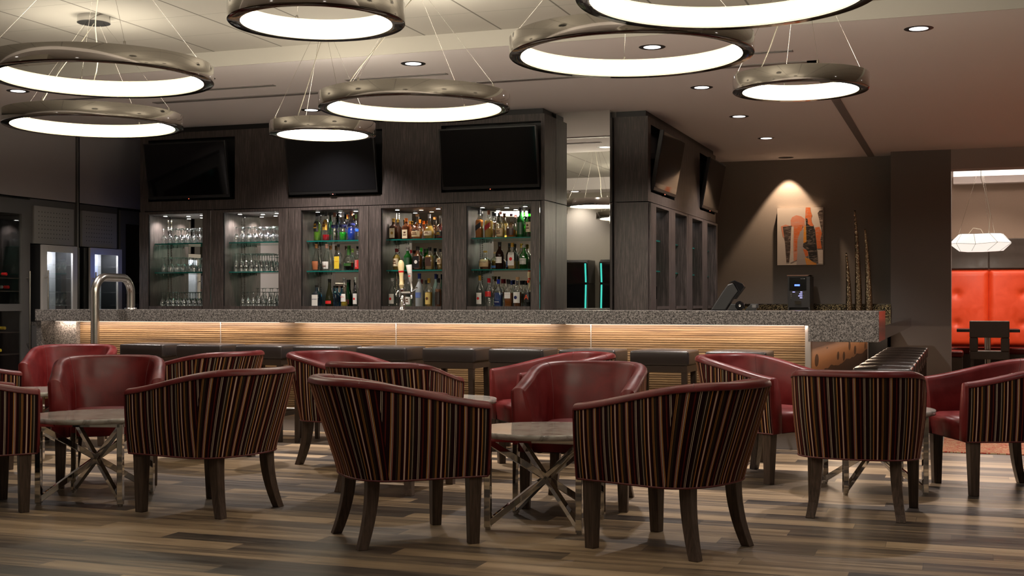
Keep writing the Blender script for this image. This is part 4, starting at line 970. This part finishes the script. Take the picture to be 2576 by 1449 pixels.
# ---------------------------------------------------------------- beer taps
t = thing('beer_tap_tower', 'steel beer tap tower with a cream handle and a white handle on the bar', 'beer tap', (-4.615, 10.10, 1.0706))
G().lathe([(.036, 0), (.036, .006), (.029, .010), (.029, .176), (.030, .180), (.026, .184)], 32).build('column', M_CHR, t)
o = G().tube([(.0, -.02, .150), (.100, -.02, .150)], .011, 12).build('faucet_arm', M_CHR, t)
g = G().lathe([(.012, 0), (.016, .02), (.012, .04), (.009, .06)], 14, (.100, -.02, .128)).tube([(.100, -.02, .140), (.108, -.045, .118), (.110, -.050, .095)], .010, 10)
g.tube([(.100, -.02, .16), (.150, -.02, .192)], .008, 8).build('faucet', M_CHR, t)
G().tube([(-.030, 0, .165), (-.045, -.02, .150), (-.045, -.03, .12)], .008, 8).build('faucet', M_CHR, t)
h1 = G().lathe([(.010, .184), (.018, .195), (.020, .212), (.024, .214), (.019, .226), (.017, .25), (.018, .29), (.024, .34), (.029, .38), (.026, .41), (.015, .43), (.008, .435)], 20).build('tap_handle', mat('cream_tap_handle', (.62, .50, .27), .3), t)
h1['label'] = 'cream turned tap handle with red label'; h1.rotation_euler = (0, -.03, 0)
G().lathe([(.0225, .325), (.0262, .340)], 20, cap=False).build('handle_band', pal('redt'), h1)
h2 = G().lathe([(.008, .0), (.008, .06), (.014, .062), (.026, .20), (.025, .208)], 24).build('tap_handle', mat('white_tap_handle', (.74, .72, .68), .3), t, loc=(.100, -.02, .185), rot=(.08, -.10, 0))
h2['label'] = 'white tapered tap handle with lettering'
text_mesh('handle_text', 'Coors', .044, pal('black'), h2, (0, -.0235, .13), (PI/2+.07, 0, 0))
G().box(-.010, .010, -.0225, -.0215, .106, .114).build('handle_mark', pal('redt'), h2)
G().lathe([(.0001, .2085), (.018, .2085)], 20, cap=False).build('handle_top_disc', pal('tan'), h2)

# ---------------------------------------------------------------- register, card reader
t = thing('payment_terminal', 'black point of sale terminal leaning back on the bar corner', 'register', (-1.755, 10.16, 1.0706), .1)
g = G().poly([(-.150, 0), (-.03, 0), (.025, .09), (.070, .150), (.030, .222), (-.015, .205), (-.055, .150)], -.09, .09)
g.build('monitor_housing', M_BLACK, t, bevel=.008)
G().poly([(.028, .09), (.045, .09), (.118, .186), (.105, .212), (.040, .240), (-.01, .222), (.032, .224), (.074, .152)], -.096, .096).build('bezel', M_BLKG, t, bevel=.004)
G().poly([(-.01, 0), (.07, 0), (.05, .05), (.01, .05)], -.10, .08).build('foot', M_BLACK, t, bevel=.004)
o = G().lathe([(.028, -.05), (.036, -.04), (.036, .04), (.028, .05)], 28).build('roll_cover', M_BLKG, t, loc=(.082, -.06, .038), rot=(PI/2, 0, 0))
G().lathe([(.0001, 0), (.010, 0), (.011, .004)], 16, cap=False).build('hub', M_CHR, o, loc=(0, 0, .051), rot=(0, 0, 0))
t = thing('card_reader', 'small black wedge-shaped card reader beside the terminal', 'card reader', (-1.575, 10.14, 1.0706), .1)
G().poly([(-.06, 0), (.028, 0), (.034, .018), (.05, .022), (.046, .05), (-.01, .05)], -.04, .04).build('reader_body', M_TVB, t, bevel=.003)
G().box(.0, .03, -.041, -.040, .022, .045).build('keypad', M_GREYD, t)

# ---------------------------------------------------------------- coffee machine, sculptures, painting
t = thing('coffee_machine', 'black coffee dispenser with blue lit buttons on the picture wall counter', 'coffee machine', (-2.067, 16.16, .951))
W = .275
G().box(0, W, .0, .40, .12, .515).box(0, W, .10, .40, .0, .12).box(.0, .02, .0, .1, 0, .12).box(W-.02, W, .0, .1, 0, .12).build('housing', mat('machine_grey', (.030, .028, .027), .35), t, bevel=.004)
G().box(.02, W-.045, -.008, -.001, .335, .50).build('upper_door', M_BLKG, t)
G().hexa([(-.004, -.012, .516), (W-.03, -.012, .516), (W-.03, .4, .516), (-.004, .4, .516)], [(-.012, -.02, .53), (W, -.02, .53), (W, .4, .53), (-.012, .4, .53)]).build('top_cover', mat('machine_top', (.35, .24, .2), .25, .6), t)
G().box(.085, .150, -.0105, -.0085, .390, .412).build('display', M_BLUE, t)
g = G()
for k in range(4): g.box(.155-.012*k % .03, .18, -.003, -.001, .310-.024*k, .320-.024*k)
g.box(.06, .09, -.003, -.001, .312, .320); g.build('lit_buttons', M_VIOL, t)
g = G()
for k in range(4): g.box(.19, .205, -.003, -.001, .312-.024*k, .316-.024*k).box(.035, .05, -.003, -.001, .312-.024*k, .316-.024*k)
g.build('button', M_STEEL, t)
G().box(.09, .165, -.03, -.001, .165, .205).build('spout', M_CHR, t)
text_mesh('machine_text', 'NESCAFÉ', .055, mat('bottle_silver'), t, (.185, -.0095, .482))
def sculpture(x, y, h, r, lean, label):
    t = thing('tapered_sculpture', label, 'sculpture', (x, y, .951), 0, 'tall tapered metal sculptures')
    g = G(); K = 16; vs = []; n = 12
    for k in range(K+1):
        f = k/K; rad = r*(1-f)**.9*(.70)+.010; cx_ = lean*f*f
        if f < .2: rad *= .80+.20*f/.2
        for j in range(n): a = 2*PI*j/n; vs.append((cx_+rad*math.cos(a), rad*math.sin(a)*.7, h*f))
    g.add(vs, [(k*n+j, k*n+(j+1) % n, (k+1)*n+(j+1) % n, (k+1)*n+j) for k in range(K) for j in range(n)]+[tuple(range(n-1, -1, -1)), tuple(K*n+j for j in range(n))], 0, True)
    m = mat('hammered_bronze', (.42, .33, .22), .22, 1)
    if 'done' not in m: N(m).bump(N(m).vor(N(m).coord('Object', (1, 1, .6)), 90, 'Distance'), .8, .006); m['done'] = 1
    g.build('tapered_body', m, t)
    G().lathe([(.011, h), (.011, h+.002)], 12, (lean, 0, 0)).build('tip', M_BLACK, t)
sculpture(-1.325, 16.25, .80, .052, -.035, 'shortest of the three tapered metal sculptures by the column')
sculpture(-1.215, 16.30, 1.33, .060, -.045, 'tallest of the three tapered metal sculptures by the column')
sculpture(-1.085, 16.20, 1.09, .062, -.045, 'mid height tapered metal sculpture, nearest the column')
t = thing('abstract_painting', 'abstract orange and black canvas lit from above on the taupe wall', 'painting', (-2.268, 16.745, 1.622))
cw, chh = .584, .742
G().box(0, cw, -.06, 0, 0, chh).build('canvas', mat('canvas_white', (.66, .60, .54), .8), t)
cm = {'o': mat('paint_orange', (.72, .17, .04), .7), 'p': mat('paint_coral', (.72, .28, .17), .7), 'k': mat('paint_black', (.012, .010, .010), .6), 'g': mat('paint_grey', (.42, .38, .37), .7), 'd': mat('paint_umber', (.06, .04, .032), .7), 'y': mat('paint_amber', (.80, .33, .03), .7), 'w': mat('paint_white', (.70, .64, .58), .7)}
for m_ in cm.values():
    n = N(m_); c_ = tuple(m_.node_tree.nodes['Principled BSDF'].inputs['Base Color'].default_value[:3])
    n.color(n.mix(n.ramp(n.noise(n.coord('Object', (3, 1, 11)), 3, 3, .6, 1.5), [(.48, (0,)*3), (.66, (.40,)*3)]), c_, (.55, .45, .38)))
def shp(c, pts, d): 
    # points in the canvas' own 0..1 frame
    G().poly([(a*cw, (1-b)*chh) for a, b in pts], -.0605-d*.0004, -.0603-d*.0004+.0002).build('paint_shape', cm[c], t)
shp('p', [(.29, .22), (.33, .16), (.42, .13), (.52, .15), (.60, .20), (.60, .34), (.30, .34)], 1)
shp('o', [(.62, 0), (.72, 0), (.73, .07), (.76, .14), (.74, .2), (.76, .27), (.80, .32), (.70, .34), (.61, .22)], 2)
shp('p', [(.08, .32), (.18, .29), (.30, .32), (.56, .33), (.52, .62), (.48, .90), (.30, .95), (.27, .6), (.12, .5)], 2)
shp('d', [(.12, .33), (.32, .31), (.30, .60), (.26, .95), (.20, .95), (.17, .6)], 3)
shp('w', [(.31, .33), (.36, .33), (.35, .65), (.36, .93), (.29, .96), (.29, .6)], 4)
shp('o', [(.36, .31), (.56, .30), (.50, .5), (.44, .62), (.42, .75), (.38, .75)], 4)
shp('g', [(.44, .57), (.50, .42), (.58, .36), (.60, .6), (.64, .72), (.64, 1), (.42, 1), (.44, .8)], 5)
shp('y', [(.58, .35), (.64, .28), (.66, .55), (.60, .66), (.57, .6)], 6)
shp('o', [(.82, .35), (.92, .34), (.97, .45), (.95, .58), (.98, .72), (.87, .72)], 3)
shp('o', [(.56, .72), (.66, .74), (.68, .84), (.62, .86)], 6)
shp('y', [(.60, .87), (.72, .90), (.85, .97), (.86, 1), (.64, 1)], 6)
shp('k', [(.62, .18), (.66, .20), (.66, .28), (.72, .32), (.80, .34), (.82, .40), (.84, .58), (.87, .80), (.89, .98), (.78, .95), (.70, .90), (.67, .76), (.56, .68), (.57, .62), (.64, .6)], 7)
shp('d', [(.88, .10), (.92, .06), (.99, .05), (.99, .75), (.97, .72), (.94, .56), (.97, .45), (.93, .28)], 4)
shp('w', [(.88, .76), (.99, .74), (.99, .98), (.90, .98)], 5)

# ---------------------------------------------------------------- wine wall at the left
def cab_along(name, y0, y1, label):
    return thing(name, label, 'cabinet', (-8.90, y0, 0))
def wine_cabinet(y0, y1, label, bottles):
    t = thing('wine_cabinet', label, 'wine cabinet', (-8.90, y0, 0)); L = y1-y0
    G().box(-.60, -.56, 0, L, 0, 2.19).box(-.56, 0, 0, .02, 0, 2.19).box(-.56, 0, L-.02, L, 0, 2.19).box(-.56, 0, .021, L-.021, 0, .05).box(-.56, 0, .021, L-.021, 2.13, 2.19).build('carcass', M_BLACK, t)
    G().box(.001, .03, .0, .09, .03, 2.17).box(.001, .03, L-.12, L, .03, 2.17).box(.001, .03, .09, L-.12, 2.02, 2.17).box(.001, .03, .09, L-.12, .03, .12).box(.001, .03, .09, L-.12, 1.05, 1.12).build('door_frame', M_GREYD, t)
    G().box(.010, .016, .09, L-.12, .12, 2.02).build('door_pane', G_PANE, t)
    G().tube([(.07, L-.05, .65), (.07, L-.05, 1.45)], .010, 8).tube([(.03, L-.05, .72), (.07, L-.05, .72)], .007, 6).tube([(.03, L-.05, 1.38), (.07, L-.05, 1.38)], .007, 6).build('handle', M_STEEL, t)
    g = G()
    for z in (.35, .62, .84, 1.25, 1.38): g.box(-.5, -.02, .03, L-.03, z-.008, z)
    g.build('rack', M_ESP, t)
    return t
wine_cabinet(8.95, 10.40, 'dark glass-fronted wine cabinet with bottle ends at the left edge', True)
wine_cabinet(11.86, 12.68, 'dark glass-fronted cabinet between the second cooler and the oak wall', False)
wb = [(10.12, 1.13, 'redt'), (10.17, 1.30, 'silver'), (10.10, 1.31, 'redt'), (10.22, 1.25+.135, 'redt'), (10.16, .90, 'yellow'), (10.05, .90, 'yellow'), (10.10, .68, 'yellow')]
wdesc = ['red capped wine bottle lowest of the upper rack', 'silver capped wine bottle on the upper rack', 'red capped wine bottle beside the silver one', 'red capped wine bottle on the topmost rack', 'yellow capped wine bottle beneath the cabinet crossbar', 'second yellow capped wine bottle beneath the crossbar', 'yellow capped wine bottle lowest in the rack']
zs = [1.25, 1.25, 1.25, 1.38, .84, .84, .62]; ys = [10.05, 10.14, 10.23, 10.20, 10.06, 10.18, 10.12]
for y, z, (_, _, c), ds in zip(ys, zs, wb, wdesc):
    t = thing('wine_bottle', ds+', lying neck out at the left edge', 'bottle', (-8.96, y, z+.0385), 0, 'wine bottles lying in the left cabinet')
    G().lathe([(.0375, 0), (.038, .17), (.030, .205), (.015, .24), (.014, .30)], 16).build('glass_body', body('dgreen'), t, loc=(-.34, 0, 0), rot=(0, PI/2, 0))
    G().lathe([(.0155, 0), (.0160, .055), (.0145, .056)], 14).build('cap', pal(c), t, loc=(-.085, 0, 0), rot=(0, PI/2, 0))
def perforated(y0, y1, label):
    t = thing('perforated_cabinet', label, 'cabinet', (-8.90, y0, 0)); L = y1-y0
    G().box(-.5, 0, 0, L, 1.735, 2.19).box(-.5, -.32, 0, L, .95, 1.734).box(-.5, .12, 0, L, .0, .90).build('carcass', M_GREYD, t)
    g = G().box(.001, .02, .04, L-.04, 1.735, 2.12)
    for j in range(7):
        for i in range(11):
            y = .11+(L-.24)*i/10; z = 1.80+j*.0435; g.add([(.0206, y+.006*math.cos(a), z+.006*math.sin(a)) for a in [2*PI*q/8 for q in range(8)]], [tuple(range(8))], 1)
    g.build('perforated_panel', [M_GREYMET, M_BLACK], t, fix=False)
    G().box(-.31, .15, 0, L, .901, .94).build('shelf_top', M_GRAND, t)
    return t
perforated(10.43, 11.12, 'grey cabinet with a perforated panel above the first cooler')
perforated(11.175, 11.84, 'grey cabinet with a perforated panel above the second cooler, next to the oak wall')
struct(G().box(-8.92, -8.875, 11.13, 11.165, 0, 3.0).build('trim_8', M_GREYD)); struct(G().box(-8.874, -8.866, 11.14, 11.155, 0, 3.0).build('trim_9', M_CHR))
def cooler(y0, label):
    t = thing('wine_dispenser', label, 'cooler', (-8.755, y0, .9405), 0, 'stainless framed glass coolers')
    L, H = .54, .78
    G().box(-.285, -.025, 0, .012, 0, H).box(-.285, -.025, L-.012, L, 0, H).box(-.285, -.025, .012, L-.012, H-.012, H).box(-.285, -.025, .012, L-.012, 0, .012).build('cooler_case', M_BLACK, t)
    G().box(-.284, -.27, .013, L-.013, .013, H-.013).box(-.26, -.04, .013, .02, .013, H-.013).build('inner_lining', mat('light_cooler_lining', (.55, .53, .52), .5), t)
    g = G()
    for z in (.16, .30, .44, .58): g.box(-.26, -.05, .03, L-.03, z, z+.008)
    g.build('shelf', G_PANE, t)
    g = G(); g.box(-.024, .0, 0, .075, .0, H).box(-.024, .0, L-.07, L, 0, H).box(-.024, 0, .075, L-.07, H-.07, H).box(-.024, 0, .075, L-.07, 0, .06)
    g.build('door_frame', M_DOORST, t, bevel=.002)
    G().box(-.014, -.010, .075, L-.07, .06, H-.07).build('door_pane', G_DOOR, t)
    G().tube([(.045, .035, .05), (.045, .035, .52)], .009, 8).tube([(0, .035, .12), (.045, .035, .12)], .006, 6).tube([(0, .035, .45), (.045, .035, .45)], .006, 6).build('handle', M_STEEL, t)
    area('cooler_light', (-8.88, y0+L/2, .94+H-.02), (0, 0, 0), .15, .4, 2.6, (.85, .88, 1))
t = thing('wall_monitor', 'small blue lit screen on the end of the oak wall, reflected in a cooler door', 'monitor', (-8.351, 11.60, 1.38))
G().box(-.02, -.001, 0, .24, 0, .32).build('housing', M_TVB, t)
G().box(-.022, -.0201, .01, .23, .01, .31).build('screen', emis('blue_monitor_picture', (.10, .25, 1), .38, (.02, .03, .1)), t)
cooler(10.44, 'first stainless framed glass cooler, nearer the wine cabinet')
cooler(11.19, 'second stainless framed glass cooler, behind the steel arch')

# ---------------------------------------------------------------- gaming machines seen in the tall mirror
for x, lb in ((-6.23, 'black gaming machine with teal light edges, seen in the tall mirror at its left'), (-5.44, 'black gaming machine with teal light edges, seen in the tall mirror at its right')):
    t = thing('gaming_machine', lb, 'gaming machine', (x, 3.86, 0), 0, 'gaming machines against the near wall')
    G().box(0, .60, 0, .45, 0, .75).poly([(.0, .75), (.47, .75), (.42, 1.44), (.0, 1.44)], .0, .60, plane='yz').poly([(0, 1.44), (.42, 1.44), (.46, 1.78), (.38, 1.82), (0, 1.82)], .0, .60, plane='yz').build('cabinet_body', M_BLKG, t, bevel=.01)
    s1 = G().hexa([(.07, .473, .80), (.53, .473, .80), (.53, .471, .80), (.07, .471, .80)], [(.07, .428, 1.40), (.53, .428, 1.40), (.53, .426, 1.40), (.07, .426, 1.40)]).build('screen', M_TV, t)
    G().hexa([(.07, .432, 1.50), (.53, .432, 1.50), (.53, .424, 1.50), (.07, .424, 1.50)], [(.07, .462, 1.76), (.53, .462, 1.76), (.53, .450, 1.76), (.07, .450, 1.76)]).build('screen', M_TV, t)
    for xx in (.025, .555):
        G().bar((xx+.01, .478, .78), (xx+.01, .430, 1.42), .022, .012).build('light_strip', M_TEAL, t)
        G().bar((xx+.01, .430, 1.46), (xx+.01, .466, 1.76), .022, .012).build('light_strip', M_TEAL, t)

# ---------------------------------------------------------------- booth nook at the right
struct(G().box(-1.0, XR-.1, 19.3, 19.32, 0, .01).build('trim_11', M_BLACK))
t = thing('booth_banquette', 'bright red tufted booth bench with dark headboard behind the column', 'booth', (0, 19.78, 0))
def tuft(x0, x1):
    W = x1-x0; H = 1.13; n = 28; m_ = 34; B = [(.42, .44), (.42, .75)]
    vs = []
    bt = [(u, v) for u in (.24, W-.24+0) for v in (.44, .83)] if False else [(W-.10, .315), (W-.10, .74), (.42-.0, .315), (.42, .74)]
    bt = [(.46, .34), (.46, .77)]
    for j in range(m_+1):
        for i in range(n+1):
            x, z = W*i/n, H*j/m_
            e = min(x, W-x, z, H-z); d = .065*min(1, max(e, 0)/.05)**.5 if e < .05 else .065
            for bx, bz in bt: d -= .035*math.exp(-((x-bx)**2+(z-bz)**2)/.0022)+.008*math.exp(-((x-bx)**2+(z-bz)**2)/.02)
            vs.append((x0+x, -d-.002, .49+z))
    k = n+1
    g = G().add(vs, [(j*k+i, j*k+i+1, (j+1)*k+i+1, (j+1)*k+i) for j in range(m_) for i in range(n)], 0, True)
    o = g.build('back_cushion', M_BOOTH, t, fix=False)
    for bx, bz in bt:
        G().lathe([(.0001, -.010), (.012, -.004), (.014, 0)], 12, cap=False).build('button', M_BOOTH, o, loc=(x0+bx, -.028, .49+bz), rot=(PI/2, 0, 0), fix=False)
for k in range(4): tuft(-.53+k*.90+.0008, -.53+(k+1)*.90-.0008)
G().box(-.53, 3.07, -.50, -.07, .06, .40).build('bench_base', M_GRYL, t)
for k in range(4): G().box(-.53+k*.9, -.53+(k+1)*.9-.005, -.55, -.075, .401, .49).build('bench_cushion', M_RED, t, bevel=.03, seg=3)
for k in range(4): G().box(-.53+k*.90+.001, -.53+(k+1)*.90-.003, -.05, -.002, 1.63, 2.07).build('headboard_panel', M_GRYL, t, bevel=.012)
tt = thing('pedestal_table', 'dark square table on a steel pedestal in front of the red booth', 'table', (.34, 19.0, 0))
G().box(-.41, .41, -.36, .36, .725, .765).build('tabletop', M_BLACK, tt, bevel=.003)
G().lathe([(.045, .02), (.045, .725)], 24).build('pedestal', M_STEEL, tt)
G().lathe([(.24, 0), (.24, .012), (.05, .022)], 32).build('base', M_STEEL, tt)
t = thing('table_plant', 'small green plant centrepiece on the dark booth table', 'plant', (.38, 18.88, .7655))
G().lathe([(.03, 0), (.038, .05)], 16).build('pot', M_WHT, t)
g = G(); rp = random.Random(5)
for k in range(40):
    a, b = rp.uniform(0, 2*PI), rp.uniform(.2, 1.2); L = .055; d = Vector((math.cos(a)*math.cos(b), math.sin(a)*math.cos(b), math.sin(b)))*L; s = Vector((-math.sin(a), math.cos(a), 0))*.010; p = Vector((0, 0, .052))
    g.add([p, p+d*.5+s, p+d, p+d*.5-s], [(0, 1, 2, 3)])
g.build('foliage', mat('plant_green', (.12, .34, .02), .5), t, fix=False)
t = thing('dining_chair', 'dark grey dining chair with a square cutout in its back, before the booth', 'chair', (.352, 18.42, 0))
g = G(); W = .255
g.box(-W, W, -.04, .04, .655, .885).box(-W, -W+.11, -.04, .04, .47, .655).box(W-.11, W, -.04, .04, .47, .655).box(-W, W, -.04, .04, .36, .47)
g.build('backrest', M_GRYL, t, bevel=.012)
G().box(-W, W, .042, .46, .38, .475).build('seat', M_GRYL, t, bevel=.02, seg=3)
for sx in (-1, 1):
    for yy in (-.01, .42): G().hexa([(sx*.22-.015, yy-.015, 0), (sx*.22+.015, yy-.015, 0), (sx*.22+.015, yy+.015, 0), (sx*.22-.015, yy+.015, 0)], [(sx*.22-.022, yy-.022, .36), (sx*.22+.022, yy-.022, .36), (sx*.22+.022, yy+.022, .36), (sx*.22-.022, yy+.022, .36)]).build('leg', M_ESP, t)
o = thing('round_ottoman', 'low dark seat with red top just beyond the column', 'ottoman', (-.25, 18.30, 0))
G().box(-.26, .26, -.26, .26, .03, .40).build('base', M_GRYL, o, bevel=.02)
G().box(-.27, .27, -.27, .27, .401, .48).build('cushion', M_RED, o, bevel=.03, seg=3); o.name = 'square_ottoman'
# faceted lantern
t = thing('faceted_pendant', 'white faceted lantern pendant hanging over the booth table', 'pendant light', (.245, 18.5, 1.84))
rp = random.Random(11); n = 9
top = [(.27*math.cos(2*PI*k/n+.2)*1.08, .22*math.sin(2*PI*k/n+.2), .235+rp.uniform(-.008, .008)) for k in range(n)]
mid = [(.415*math.cos(2*PI*(k+.5)/n), .33*math.sin(2*PI*(k+.5)/n), .098+rp.uniform(-.012, .012)) for k in range(n)]
bot = [(.29*math.cos(2*PI*k/n+.1), .24*math.sin(2*PI*k/n+.1), .0+rp.uniform(-.004, .008)) for k in range(n)]
vs = top+mid+bot; fs = []; ed = set()
for k in range(n):
    fs += [(k, n+k, (k+1) % n), ((k+1) % n, n+k, n+(k+1) % n), (n+k, 2*n+(k+1) % n, n+(k+1) % n), (n+k, 2*n+k, 2*n+(k+1) % n)]
    ed |= {(k, n+k), ((k+1) % n, n+k), (n+k, n+(k+1) % n), (n+k, 2*n+k), (k, (k+1) % n)}
fs.append(tuple(2*n+k for k in range(n)))
G().add(vs, fs).build('shade', emis('paper_lantern', (1, .93, .84), .28, (.8, .78, .72)), t)
g = G()
for k, (a, b) in enumerate(sorted(ed)):
    if k % 3 != 1 or a >= n: g.tube([Vector(vs[a])*1.003, Vector(vs[b])*1.003], .0022, 4)
g.build('seam', M_BLACK, t)
for k in (1, 4, 7): G().tube([top[k], (.0, 0, 1.23)], .0018, 5).build('suspension_wire', M_STEEL, t)
G().tube([(.1, 0, .24), (.12, 0, .5), (.06, 0, .8), (.0, 0, 1.0), (0, 0, 1.23)], .005, 6).tube([(-.16, 0, .24), (-.10, 0, .32), (.0, 0, .30), (.03, 0, .24)], .004, 6).build('power_cable', mat('clear_cable', (.45, .42, .35), .3), t)
area('lantern_light', (.245, 18.5, 1.82), (0, 0, 0), .5, .4, 9, (1, .85, .7))
struct(G().box(-.12, XR-.1, 19.775, 19.795, 2.985, 3.07).build('trim_12', M_COVE))  # glowing band standing in for the ceiling lit by the cove
# unseen warm spots over the booth, no fittings modelled
for x in (.3, 1.6): spot('booth_beam', (x, 18.6, 3.05), (math.radians(12), 0, 0), 22, 110, .7, (1, .78, .6))
# red and cream carpet
c = G().box(-.14, XR-.12, 10.1, 16.2, .0005, .008).build('area_rug', M_RUG); tag(c, 'red and cream patterned carpet beginning past the right hand chair', 'rug')
